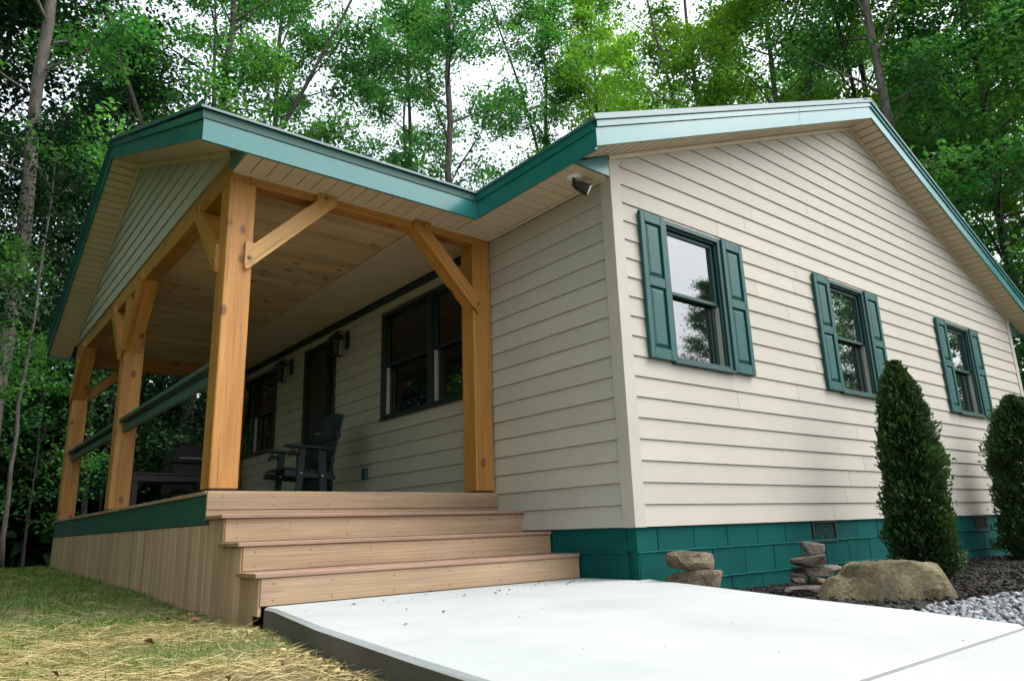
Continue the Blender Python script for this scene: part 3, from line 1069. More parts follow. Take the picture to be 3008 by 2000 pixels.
# fascias
for s in (0, 1):
    Y = (lambda y: y) if s == 0 else (lambda y: 2 * PYC - y)
    for a, b in (((YE0 + 0.002, YE0 + 2.75), (YE0 + 2.755, PYC)) if s == 0 else ((YE0 + 0.002, PYC),)):
        MB().prism([(Y(a), pzf(a)), (Y(b), pzf(b)), (Y(b), pzf(b) + 0.135), (Y(a), pzf(a) + 0.135)], fYZ, RX, RX + 0.02).build('rake_fascia', M['green_metal'], porch)
        MB().prism([(Y(a), pzf(a) + 0.138), (Y(b), pzf(b) + 0.138), (Y(b), pzf(b) + 0.2), (Y(a), pzf(a) + 0.2)], fYZ, RX - 0.014, RX + 0.02).build('drip_edge', M['green_metal'], porch)
    box('eave_fascia', M['green_metal'], porch, RX - 0.002, -EO - 0.003, *sorted((Y(YE0), Y(YE0 + 0.02))), 2.585, 2.742)
    MB().prism([(Y(YE0 - 0.008), 2.745), (Y(YE0 + 0.02), 2.745), (Y(YE0 + 0.02), 2.82), (Y(YE0 - 0.008), 2.815)], fYZ, RX - 0.014, -EO - 0.01).build('drip_edge', M['green_trim'], porch)  # darker matte green stands in for this edge's dim reflection
    r = MB().prism([(Y(YE0 - 0.03), 2.60 + 0.208), (Y(PYC), PAZ + 0.203), (Y(PYC), PAZ + 0.233), (Y(YE0 - 0.03), 2.60 + 0.226)], fYZ, RX - 0.03, 3.4).build('roof_sheet', M['roof'], porch)
    sm = MB()
    for i in range(14):
        x = RX + 0.0 + i * 0.415
        sm.prism([(Y(YE0 - 0.02), 2.825), (Y(PYC), PAZ + 0.233), (Y(PYC), PAZ + 0.262), (Y(YE0 - 0.02), 2.866)], fYZ, x - 0.006, x + 0.006)
    sm.build('roof_seams', M['roof'], r)
MB().prism([(PYC - 0.14, PAZ + 0.175), (PYC, PAZ + 0.235), (PYC + 0.14, PAZ + 0.175), (PYC + 0.14, PAZ + 0.195), (PYC, PAZ + 0.252), (PYC - 0.14, PAZ + 0.195)], fYZ, RX - 0.034, 3.4).build('ridge_cap', M['roof'], porch)
# rake soffit
ps = MB().prism([(YE0 + 0.02, pzf(YE0 + 0.02) + 0.024), (PYC, PAZ + 0.024), (YE1 - 0.02, pzf(YE1 - 0.02) + 0.024), (YE1 - 0.02, pzf(YE1 - 0.02) + 0.03), (PYC, PAZ + 0.03), (YE0 + 0.02, pzf(YE0 + 0.02) + 0.03)],
                fYZ, RX + 0.02, PX).build('rake_soffit', M['dark'], porch)
n = 36
for s in (0, 1):
    Y = (lambda y: y) if s == 0 else (lambda y: 2 * PYC - y)
    for i in range(n):
        a = YE0 + 0.022 + (PYC - YE0 - 0.022) * i / n + 0.009
        b = YE0 + 0.022 + (PYC - YE0 - 0.022) * (i + 1) / n - 0.009
        MB().prism([(Y(a), pzf(a) + 0.010), (Y(b), pzf(b) + 0.010), (Y(b), pzf(b) + 0.02), (Y(a), pzf(a) + 0.02)], fYZ, RX + 0.021, PX - 0.02).build('soffit_panel', M['soffit'], ps)
# eave soffit (near), with grooves across
e2 = box('eave_soffit', M['dark'], porch, PX, -EO + 0.016, YE0 + 0.022, PY0 + 0.02, 2.643, 2.648)
x = PX + 0.008
while x < -EO:
    b = min(x + 0.118, -EO + 0.012)
    box('soffit_panel', M['soffit'], e2, x, b - 0.007, YE0 + 0.022, PY0 - 0.001, 2.62, 2.634)
    x = b
box('soffit_channel', M['soffit'], porch, PX + 0.01, -0.05, PY0 - 0.030, PY0 - 0.002, 2.604, 2.619)
MB().prism([(YE0 + 0.021, 2.612), (PY0 + 0.0, 2.612), (PY0 + 0.0, pzf(PY0) + 0.006)], fYZ, PX - 0.012, PX + 0.006).build('soffit_end_cap', M['green_metal'], porch)
# ceiling of knotty pine planks and the tan panel strip against the house
cl = box('ceiling', M['dark'], porch, PX + 0.15, -0.03, PY0 + 0.15, PY1 - 0.15, 2.66, 2.665)
y = PY0 + 0.145
while y < PY1 - 0.15:
    b = min(y + 0.092, PY1 - 0.146)
    sp = rng.uniform(-1.9, -1.0)
    for (a_, b_) in ((PX + 0.146, sp), (sp + 0.002, -0.73)):
        box('ceiling_plank', M['pine_x'], cl, a_, b_, y, b - 0.003, 2.622, 2.64, 0.0)
    y = b + 0.001
y = PY0 + 0.145
while y < PY1 - 0.15:
    b = min(y + 0.12, PY1 - 0.146)
    box('soffit_panel', M['soffit'], cl, -0.724, -0.030, y, b - 0.004, 2.612, 2.626)
    y = b
# ------------------------------------------------------------------ steps
SX0, SX1 = -2.36, -0.012
TR = [(1.172, 1.508, 0.157), (0.848, 1.198, -0.011), (0.546, 0.860, -0.174)]
def screws(m, y, xs, zs):
    for x_ in xs:
        for z_ in zs:
            m.tube([(x_, y, z_), (x_, y - 0.0015, z_)], [0.0055, 0.005], 6)
sx = [-2.29, -1.95, -1.55, -1.15, -0.75, -0.35, -0.08]
r0 = box('riser', M['deck_x'], steps, SX0 - 0.03, SX1, 1.509, 1.528, 0.196, DK - 0.001, 0.003)
m = MB(); screws(m, 1.509, sx, (0.225, 0.285)); m.build('screw_heads', M['bolt'], r0)
box('riser', M['deck_x'], steps, SX0 - 0.03, SX1, 1.510, 1.528, 0.1575, 0.1925, 0.002)
for (yy, za, zb) in ((1.2, -0.010, 0.131), (0.862, -0.173, -0.037), (0.557, -0.343, -0.200)):
    r_ = box('riser', M['deck_x'], steps, SX0, SX1, yy, yy + 0.02, za, zb, 0.003)
    m = MB(); screws(m, yy, sx, (za + 0.028, zb - 0.03)); m.build('screw_heads', M['bolt'], r_)
for (ya, yb, zt) in TR:
    half = ya + 0.14
    box('tread', M['deck_tread'], steps, SX0 - 0.035, SX1, ya, half, zt - 0.025, zt, 0.004)
    box('tread', M['deck_tread'], steps, SX0 - 0.035, SX1, half + 0.005, yb, zt - 0.025, zt, 0.003)
box('carriage', M['dark'], steps, SX0 + 0.04, SX1 - 0.02, 1.24, 1.50, -0.44, 0.11)
box('carriage', M['dark'], steps, SX0 + 0.04, SX1 - 0.02, 0.90, 1.24, -0.44, -0.05)
box('carriage', M['dark'], steps, SX0 + 0.10, SX1 - 0.02, 0.60, 0.90, -0.44, -0.21)
edges = [1.508, 1.40, 1.30, 1.205, 1.10, 0.99, 0.87, 0.765, 0.665, 0.562]
for i in range(len(edges) - 1):
    b, a = edges[i], edges[i + 1]
    mid = (a + b) / 2
    top = 0.130 if mid > 1.2 else (-0.038 if mid > 0.86 else -0.201)
    bot = float(gz(-2.4, mid)) - 0.03
    if i == len(edges) - 2:
        bot = -0.395
    box('skirt_board', M['deck_z'], steps, SX0 - 0.008, SX0 + 0.012, a + 0.005, b - 0.004, bot, top, 0.003)

# ------------------------------------------------------------------ fixtures
fl = thing('floodlight', 'black bullet floodlight on a white round plate under the eave soffit', 'light', (-0.244, 0.15, 2.62))
MB().tube([(-0.244, 0.15, 2.6195), (-0.244, 0.15, 2.608), (-0.244, 0.15, 2.604)], [0.058, 0.058, 0.045], 24).build('base_plate', M['white'], fl, True)
MB().tube([(-0.244, 0.15, 2.604), (-0.244, 0.15, 2.568)], [0.013, 0.013], 10).tube([(-0.244, 0.15, 2.574), (-0.236, 0.142, 2.558)], [0.018, 0.018], 10).build('swivel', M['black'], fl, True)
d = Vector((0.70, -0.56, -0.46)).normalized()
p0 = Vector((-0.250, 0.156, 2.563))
MB().tube([p0, p0 + d * 0.03, p0 + d * 0.07, p0 + d * 0.13, p0 + d * 0.135], [0.020, 0.036, 0.042, 0.050, 0.047], 20).build('lamp_housing', M['black'], fl, True)
MB().tube([p0 + d * 0.1345, p0 + d * 0.140, p0 + d * 0.1425], [0.044, 0.038, 0.02], 20).build('lens', M['lens'], fl, True)


def lantern(y, label):
    t = thing('wall_lantern', label, 'lantern', (0, y, 2.1), 'lanterns beside the porch door')
    box('back_plate', M['black'], t, -0.035, -0.018, y - 0.05, y + 0.05, 2.20, 2.42, 0.004)
    MB().tube([(-0.03, y, 2.33), (-0.09, y, 2.40), (-0.15, y, 2.405), (-0.17, y, 2.385)], [0.01] * 4, 8).build('arm', M['black'], t)
    cx = -0.17
    m = MB()
    m.add([(cx - 0.085, y - 0.085, 2.31), (cx + 0.085, y - 0.085, 2.31), (cx + 0.085, y + 0.085, 2.31), (cx - 0.085, y + 0.085, 2.31),
           (cx - 0.02, y - 0.02, 2.385), (cx + 0.02, y - 0.02, 2.385), (cx + 0.02, y + 0.02, 2.385), (cx - 0.02, y + 0.02, 2.385)], BOXF)
    m.build('hood', M['black'], t)
    m = MB()
    for sx_, sy_ in ((-1, -1), (1, -1), (1, 1), (-1, 1)):
        m.tube([(cx + sx_ * 0.065, y + sy_ * 0.065, 2.31), (cx + sx_ * 0.05, y + sy_ * 0.05, 2.10)], [0.006] * 2, 5)
    m.box(cx - 0.056, cx + 0.056, y - 0.056, y + 0.056, 2.085, 2.10)
    m.build('cage', M['black'], t)
    MB().tube([(cx, y, 2.12), (cx, y, 2.29)], [0.035, 0.045], 12).build('glass_chimney', M['lamp_glass'], t)


lantern(4.42, 'black wall lantern on the porch wall between door and double window')
lantern(6.15, 'black wall lantern on the far side of the porch door')

# ------------------------------------------------------------------ porch furniture
ch = thing('patio_chair', 'dark green slatted lounge chair with cup holder arm against porch wall', 'chair', (-0.5, 3.9, DK))
ch.scale = (0.85, 1.0, 0.97)
ya, yb = 3.6, 4.18
cm = M['chair']
for yy in (ya, yb - 0.03):
    MB().prism([(-1.02, DK), (-0.95, DK), (-0.90, 0.90), (-0.99, 0.90)], fXZ, yy, yy + 0.03).build('front_leg', cm, ch, bevel=0.003)
    MB().prism([(-0.70, DK), (-0.61, DK), (-0.65, 0.90), (-0.75, 0.90)], fXZ, yy, yy + 0.03).build('rear_leg', cm, ch, bevel=0.003)
    MB().prism([(-1.15, 0.61), (-0.50, 0.575), (-0.50, 0.625), (-1.13, 0.675)], fXZ, yy + 0.031, yy + 0.056).build('seat_rail', cm, ch, bevel=0.003)
    s_ = -0.035 if yy == ya else 0.0
    a_ = MB().prism([(-1.15, 0.905), (-0.60, 0.885), (-0.60, 0.910), (-1.15, 0.93)], fXZ, yy - 0.05, yy + 0.075).build('armrest', cm, ch, bevel=0.004)
    ring = [(-1.05 + 0.06 * math.cos(t), yy - 0.01 + 0.06 * math.sin(t), 0.84 + 0.02 * math.sin(2 * t)) for t in [i * PI / 8 for i in range(17)]]
    MB().tube(ring, [0.011] * 17, 6, False).tube([(-1.05, yy + 0.05, 0.90), (-1.05, yy + 0.05, 0.84)], [0.01, 0.01], 6).build('cup_holder', M['black'], a_)
    bo = MB()
    for (bx_, bz_) in ((-0.955, 0.64), (-0.685, 0.615)):
        bo.tube([(bx_, yy - 0.001, bz_), (bx_, yy - 0.008, bz_)], [0.011, 0.009], 8)
    bo.build('bolt_heads', M['white'], ch)
for i in range(6):
    x_ = -1.14 + i * 0.10
    z_ = 0.679 - i * 0.0095
    MB().box(x_, x_ + 0.085, ya + 0.03, yb - 0.03, z_, z_ + 0.02).build('seat_slat', cm, ch, bevel=0.003)
for i in range(6):
    y_ = ya + 0.035 + i * 0.087
    MB().prism([(-0.60, 0.60), (-0.575, 0.60), (-0.40, 1.33 - 0.02 * abs(i - 2.5)), (-0.425, 1.34 - 0.02 * abs(i - 2.5))], fXZ, y_, y_ + 0.075).build('back_slat', cm, ch, bevel=0.003)
MB().box(-0.52, -0.46, ya, yb, 1.02, 1.09).build('back_rail', cm, ch, bevel=0.003)
MB().box(-0.58, -0.53, ya, yb, 0.76, 0.83).build('back_rail', cm, ch, bevel=0.003)
for yy in (ya, yb - 0.04):
    MB().box(-1.14, -0.42, yy + 0.045, yy + 0.075, DK + 0.02, DK + 0.13).build('base_rail', cm, ch, bevel=0.003)

gr = thing('grill', 'dark covered barbecue grill at the far end of the porch', 'grill', (-1.1, 7.2, DK))
MB().box(-1.27, -0.75, 6.98, 7.45, DK + 0.30, 1.02).build('firebox', M['black'], gr, bevel=0.02)
MB().prism([(-1.27, 1.022), (-0.75, 1.022), (-0.78, 1.20), (-0.86, 1.27), (-1.16, 1.27), (-1.24, 1.20)], fXZ, 6.98, 7.45).build('lid', M['black'], gr, bevel=0.01)
for (x_, y_) in ((-1.24, 7.0), (-0.8, 7.0), (-1.24, 7.40), (-0.8, 7.40)):
    MB().box(x_, x_ + 0.04, y_, y_ + 0.04, DK + 0.001, DK + 0.30).build('leg', M['black'], gr)
MB().tube([(-1.2, 6.93, 1.08), (-0.82, 6.93, 1.08)], [0.014] * 2, 8).box(-1.18, -1.16, 6.93, 6.98, 1.07, 1.09).box(-0.86, -0.84, 6.93, 6.98, 1.07, 1.09).build('handle', M['steel'], gr)
tb = thing('patio_table', 'low dark patio table standing behind the porch railing', 'table', (-1.6, 6.3, DK))
for i in range(5):
    MB().box(-1.98, -1.02, 5.95 + i * 0.125, 5.95 + i * 0.125 + 0.115, 0.775, 0.80).build('table_slat', M['black'], tb, bevel=0.003)
MB().box(-1.94, -1.06, 5.98, 6.0, 0.70, 0.774).box(-1.94, -1.06, 6.52, 6.54, 0.70, 0.774).build('apron', M['black'], tb)
for (x_, y_) in ((-1.93, 6.0), (-1.12, 6.0), (-1.93, 6.46), (-1.12, 6.46)):
    MB().box(x_, x_ + 0.06, y_, y_ + 0.06, DK + 0.001, 0.774).build('leg', M['black'], tb)

# ------------------------------------------------------------------ stones
RV = Vector((0.7811, -0.6243, 0))       # across the view of the walk
FV = Vector((0.6243, 0.7811, 0))


def stone(name, label, c, w, d, h, mat, seed, group=None, tilt=0.0, yaw=0.0, cat='stone', cuts=9, sub=3, rough=0.03, zmin=None, squash=1.0):
    r = random.Random(seed)
    bm = bmesh.new()
    bmesh.ops.create_icosphere(bm, subdivisions=sub, radius=1.0)
    # chip flat facets off a rounded block
    planes = []
    for i in range(cuts):
        nrm = Vector((r.gauss(0, 1), r.gauss(0, 1), r.gauss(0, 0.7))).normalized()
        planes.append((nrm, r.uniform(0.62, 0.86)))
    planes += [(Vector((r.gauss(0, .1), r.gauss(0, .1), 1)).normalized(), 0.62 * squash), (Vector((0, 0, -1)), 0.66)]
    from mathutils import noise
    off = Vector((r.uniform(0, 99), r.uniform(0, 99), r.uniform(0, 99)))
    for v in bm.verts:
        p = v.co.normalized()
        q = Vector([math.copysign(abs(a) ** 0.62, a) for a in p])
        for nrm, dd in planes:
            t = q.dot(nrm)
            if t > dd:
                q = q - nrm * (t - dd) * 0.93
        q = q + p * (noise.fractal(q * 2.2 + off, 1.0, 2.0, 4) * rough * 2.2)
        v.co = q
    mx = [max(abs(v.co[i]) for v in bm.verts) for i in range(3)]
    R = Matrix.Rotation(yaw, 3, 'Z') @ Matrix((RV, FV, Vector((0, 0, 1)))).transposed() @ Matrix.Rotation(tilt, 3, 'Y')
    for v in bm.verts:
        v.co = R @ Vector((v.co.x / mx[0] * w / 2, v.co.y / mx[1] * d / 2, v.co.z / mx[2] * h / 2))
        if zmin is not None and v.co.z + c[2] < zmin:
            v.co.z = zmin - c[2]
    me = bpy.data.meshes.new(name)
    bm.to_mesh(me)
    bm.free()
    me.materials.append(mat)
    o = link(name, me)
    o.location = c
    o['label'] = label
    o['category'] = cat
    if group:
        o['group'] = group
    return o


g1, g2 = 'two stones stacked by the house corner', 'stones of the small cairn'
stone('fieldstone', 'rounded tan stone at the bottom of the two-stone stack by the wall corner', (0.124, -0.33, -0.395), 0.42, 0.34, 0.24, M['rock_tan'], 11, g1, zmin=-0.5)
stone('fieldstone', 'angular flat tan stone lying on top of the two-stone stack', (0.131, -0.33, -0.222), 0.352, 0.30, 0.125, M['rock_tan'], 23, g1, tilt=0.10, cuts=12)
stone('cairn_stone', 'small blocky capstone crowning the cairn', (1.261, -0.55, -0.188), 0.158, 0.15, 0.102, M['rock_grey'], 31, g2, cuts=8, yaw=0.3)
stone('cairn_stone', 'flat grey cairn stone just below the blocky capstone', (1.19, -0.58, -0.272), 0.28, 0.22, 0.075, M['rock_grey'], 37, g2, tilt=-0.10)
stone('cairn_stone', 'tilted stone jutting out right behind the cairn capstone', (1.36, -0.46, -0.275), 0.16, 0.14, 0.07, M['rock_grey'], 41, g2, tilt=0.38)
stone('cairn_stone', 'widest flat brown slab in the middle of the cairn', (1.30, -0.55, -0.348), 0.325, 0.26, 0.08, M['rock_grey'], 43, g2, tilt=-0.06)
stone('cairn_stone', 'thin dark sliver sticking out left from the middle of the cairn', (1.15, -0.50, -0.372), 0.19, 0.13, 0.034, M['rock_grey'], 47, g2, tilt=0.04)
stone('cairn_stone', 'pale wedge stone low in the cairn beside the boulder', (1.22, -0.60, -0.418), 0.17, 0.17, 0.07, M['rock_tan'], 53, g2, tilt=0.18)
stone('cairn_stone', 'small dark stone low on the left of the cairn', (1.08, -0.52, -0.402), 0.10, 0.11, 0.045, M['rock_grey'], 59, g2)
stone('cairn_stone', 'broad dark slab under the whole cairn', (1.05, -0.60, -0.465), 0.40, 0.30, 0.075, M['rock_grey'], 61, g2, zmin=-0.505)
# boulder: long mossy block with a low left shoulder and a steep right face
def boulder():
    from mathutils import noise
    prof = [(-0.50, 0.04), (-0.46, 0.12), (-0.34, 0.165), (-0.24, 0.18), (-0.19, 0.255), (-0.10, 0.275), (0.10, 0.272), (0.27, 0.265), (0.38, 0.225), (0.45, 0.12), (0.485, 0.0)]
    px, pz = [p[0] for p in prof], [p[1] for p in prof]
    nu, nv = 52, 28
    v, f = [], []
    for i in range(nu + 1):
        u = -0.50 + 0.985 * i / nu
        top = float(np.interp(u, px, pz))
        half = 0.27 * max(0.10, 1 - abs(u / 0.52) ** 3.2) ** 0.5
        for j in range(nv + 1):
            t = -1 + 2 * j / nv
            a = abs(t)
            # flat sloping top, steep faceted sides
            hgt = top * (1 - max(0, (a - 0.45) / 0.55) ** 1.7) if a > 0.45 else top * (1 - 0.06 * (t + 0.45))
            w = half * math.copysign(min(1, (a / 0.8) ** 0.85), t)
            p = Vector((u, w, hgt))
            n = noise.fractal(p * 6.0 + Vector((3, 7, 1)), 1.0, 2.0, 5)
            c = noise.voronoi(p * 7.5 + Vector((1, 2, 3)))[0]
            k = min(1.0, top / 0.1)
            p += Vector((n * 0.02, -0.022 * (c[1] - c[0]) * (1 if t < 0 else -1), (n * 0.016 - 0.02 * (0.5 - (c[1] - c[0]))) * k))
            for nx_, ny_, nz_, dd_ in ((0.80, -0.50, 0.34, 0.37), (0.93, 0.2, 0.3, 0.43), (-0.12, -0.86, 0.50, 0.265), (-0.55, -0.62, 0.56, 0.29), (0.25, -0.45, 0.86, 0.325), (-0.75, 0.1, 0.65, 0.36)):
                nn_ = Vector((nx_, ny_, nz_)).normalized()
                q_ = p.dot(nn_) - dd_
                if q_ > 0:
                    p -= nn_ * q_ * 0.92
            v.append(Vector((0, 0, -0.05)) + RV * p.x + FV * p.y + Vector((0, 0, p.z)))
    for i in range(nu):
        for j in range(nv):
            f.append((i * (nv + 1) + j, (i + 1) * (nv + 1) + j, (i + 1) * (nv + 1) + j + 1, i * (nv + 1) + j + 1))
    me = mesh('boulder', v, f, M['rock_moss'], False)
    o = link('boulder', me)
    o.location = (1.203, -1.08, -0.485)
    o['label'] = 'large long ochre boulder lying between the walk and the arborvitae'
    o['category'] = 'boulder'


boulder()

# ------------------------------------------------------------------ scattered small pieces (numpy)
def big_mesh(name, V, Q, mat, tint=None, smooth=False):
    """V (n,3) float, Q (m,4) or (m,3) int"""
    me = bpy.data.meshes.new(name)
    n, m_, k = len(V), len(Q), Q.shape[1]
    me.vertices.add(n)
    me.vertices.foreach_set('co', np.ascontiguousarray(V, dtype=np.float32).ravel())
    me.loops.add(m_ * k)
    me.loops.foreach_set('vertex_index', np.ascontiguousarray(Q, dtype=np.int32).ravel())
    me.polygons.add(m_)
    me.polygons.foreach_set('loop_start', np.arange(0, m_ * k, k, dtype=np.int32))
    if tint is not None:
        at = me.attributes.new('tint', 'FLOAT', 'POINT')
        at.data.foreach_set('value', np.ascontiguousarray(tint, dtype=np.float32))
    me.materials.append(mat)
    me.update(calc_edges=True)
    me.validate()
    return me


def unit(a):
    return a / np.maximum(np.linalg.norm(a, axis=-1, keepdims=True), 1e-9)


def leaves(P, size, rg, up=1.0, spread=0.75, tint=None, aspect=0.55, droop=None):
    """Kite-shaped leaf quads at points P."""
    n = len(P)
    nrm = unit(np.stack([rg.normal(0, spread, n), rg.normal(0, spread, n), np.full(n, up)], -1))
    a = rg.normal(0, 1, (n, 3))
    a = unit(a - nrm * np.sum(a * nrm, -1, keepdims=True))
    b = np.cross(nrm, a)
    s = (size * rg.uniform(0.65, 1.25, n))[:, None]
    base = P - a * s * 0.5
    tip = P + a * s * 0.5 - nrm * s * 0.12
    lf = P + b * s * aspect * 0.5 + nrm * s * 0.10 - a * s * 0.05
    rt = P - b * s * aspect * 0.5 + nrm * s * 0.10 - a * s * 0.05
    V = np.stack([base, rt, tip, lf], 1).reshape(-1, 3)
    Q = np.arange(4 * n).reshape(-1, 4)
    t = rg.beta(2, 2, n) if tint is None else np.clip(tint + rg.normal(0, 0.16, n), 0, 1)
    return V, Q, np.repeat(t, 4)


def stuff(name, me):
    o = link(name, me)
    o['kind'] = 'stuff'
    return o


def blades(P, h, w, lean, rg, az=None, bend=1.35):
    """Two-segment tapering blades growing from P; lean 0 upright .. 1.5 flat."""
    n = len(P)
    az = rg.uniform(0, 2 * PI, n) if az is None else az
    ln = lean
    d1 = np.stack([np.cos(az) * np.sin(ln * 0.7), np.sin(az) * np.sin(ln * 0.7), np.cos(ln * 0.7)], -1)
    l2 = np.clip(ln * bend, 0, 1.9)
    if bend < 1.1:
        d1 = np.stack([np.cos(az) * np.sin(ln), np.sin(az) * np.sin(ln), np.cos(ln)], -1)
    d2 = np.stack([np.cos(az) * np.sin(l2), np.sin(az) * np.sin(l2), np.cos(l2)], -1)
    side = np.stack([-np.sin(az), np.cos(az), np.zeros(n)], -1)
    roll = rg.uniform(-0.9, 0.9, n)[:, None]
    side = unit(side * np.cos(roll) + np.array([0, 0, 1.0]) * np.sin(roll))
    h = h[:, None]
    w = w[:, None]
    m_ = P + d1 * h * 0.5
    t = m_ + d2 * h * 0.5
    V = np.stack([P - side * w / 2, P + side * w / 2, m_ + side * w * 0.45, m_ - side * w * 0.45, t + side * w * 0.12, t - side * w * 0.12], 1).reshape(-1, 3)
    i = np.arange(n)[:, None] * 6
    Q = np.concatenate([i + np.array([0, 1, 2, 3]), i + np.array([3, 2, 4, 5])], 0)
    return V, Q


def vnoise(x, y, s, seed):
    """cheap smooth 2-d value noise in 0..1"""
    r = np.random.default_rng(seed)
    g = r.random((64, 64))
    X, Y = x * s, y * s
    ix, iy = np.floor(X).astype(int), np.floor(Y).astype(int)
    fx, fy = X - ix, Y - iy
    fx, fy = fx * fx * (3 - 2 * fx), fy * fy * (3 - 2 * fy)
    g_ = lambda a, b: g[a % 64, b % 64]
    return (g_(ix, iy) * (1 - fx) + g_(ix + 1, iy) * fx) * (1 - fy) + (g_(ix, iy + 1) * (1 - fx) + g_(ix + 1, iy + 1) * fx) * fy


def lawn_points(n, rg, near):
    if near:
        x = rg.uniform(-5.2, -2.3, n)
        y = -3.3 + 5.0 * rg.random(n) ** 1.25
    else:
        x = rg.uniform(-6.5, -2.38, n)
        y = rg.uniform(-0.5, 9.0, n)
    ed = np.interp(y, [-6.5, -4, -3.1, -2.2, -1.5, -0.5, 0.4, 0.6, 1.5, 20], [-2.5, -2.75, -2.79, -2.74, -2.66, -2.515, -2.35, -2.37, -2.385, -2.385])
    k = (x < ed - 0.012) & ((x + 3.843) ** 2 + (y + 3.459) ** 2 > 0.5 ** 2)
    return x[k], y[k]


def lawn():
    rg = np.random.default_rng(21)
    # straw mulch strands, mostly lying flat, combed roughly one way
    x, y = lawn_points(70000, rg, True)
    x3, y3 = lawn_points(40000, rg, False)
    x, y = np.concatenate([x, x3]), np.concatenate([y, y3])
    d = vnoise(x, y, 1.5, 1) * 0.6 + vnoise(x, y, 5.0, 2) * 0.4
    keep = rg.random(len(x)) < np.clip(0.72 - 0.20 * np.clip(y + 0.9, 0, 4) + (d - 0.5) * 2.2, 0.06, 1)
    x, y = x[keep], y[keep]
    n = len(x)
    P = np.stack([x, y, gz(x, y) + rg.uniform(-0.004, 0.022, n)], -1)
    az = rg.normal(-0.35, 0.75, n) + PI * (rg.random(n) < 0.5)
    V, Q = blades(P, rg.uniform(0.035, 0.14, n), rg.uniform(0.0014, 0.0032, n), np.clip(rg.normal(1.46, 0.10, n), 0.7, 1.60), rg, az + rg.normal(0, 0.25, n), 1.02)
    stuff('straw_mulch', big_mesh('straw_mulch', V, Q, M['straw'], np.repeat(rg.beta(2.2, 1.6, n), 6)))
    # young grass growing through it
    x1, y1 = lawn_points(70000, rg, True)
    x2, y2 = lawn_points(90000, rg, False)
    x, y = np.concatenate([x1, x2]), np.concatenate([y1, y2])
    d = vnoise(x, y, 1.3, 5) * 0.6 + vnoise(x, y, 4.0, 6) * 0.4
    keep = rg.random(len(x)) < np.clip(0.46 + 0.20 * np.clip(y + 1.2, 0, 3) + (d - 0.52) * 1.9, 0.03, 1)
    x, y = x[keep], y[keep]
    n = len(x)
    P = np.stack([x, y, gz(x, y) - 0.004], -1)
    V, Q = blades(P, rg.uniform(0.018, 0.05, n), rg.uniform(0.0022, 0.004, n) * (1 + 0.3 * np.clip(y, 0, 8)), np.abs(rg.normal(0.8, 0.4, n)), rg)
    stuff('grass', big_mesh('grass', V, Q, M['grass'], np.repeat(rg.beta(2, 2, n), 6)))


lawn()


def chunks(n, rg, P, sx, sy, sz, ang):
    """n little 8-cornered lumps"""
    c = np.array([(-1, -1, -1), (1, -1, -1), (1, 1, -1), (-1, 1, -1), (-1, -1, 1), (1, -1, 1), (1, 1, 1), (-1, 1, 1)], float) * 0.5
    V = c[None] * np.stack([sx, sy, sz], -1)[:, None, :] * rg.uniform(0.55, 1.1, (n, 8, 1))
    e = rg.uniform(-ang, ang, (n, 2))
    az = rg.uniform(0, 2 * PI, n)
    ca, sa = np.cos(az), np.sin(az)
    cb, sb = np.cos(e[:, 0]), np.sin(e[:, 0])
    x, y, z = V[..., 0], V[..., 1], V[..., 2]
    y, z = y * cb[:, None] - z * sb[:, None], y * sb[:, None] + z * cb[:, None]
    cb, sb = np.cos(e[:, 1]), np.sin(e[:, 1])
    x, z = x * cb[:, None] + z * sb[:, None], -x * sb[:, None] + z * cb[:, None]
    x, y = x * ca[:, None] - y * sa[:, None], x * sa[:, None] + y * ca[:, None]
    V = np.stack([x, y, z], -1) + P[:, None, :]
    Q = (np.arange(n)[:, None, None] * 8 + np.array(BOXF)[None]).reshape(-1, 4)
    return V.reshape(-1, 3), Q


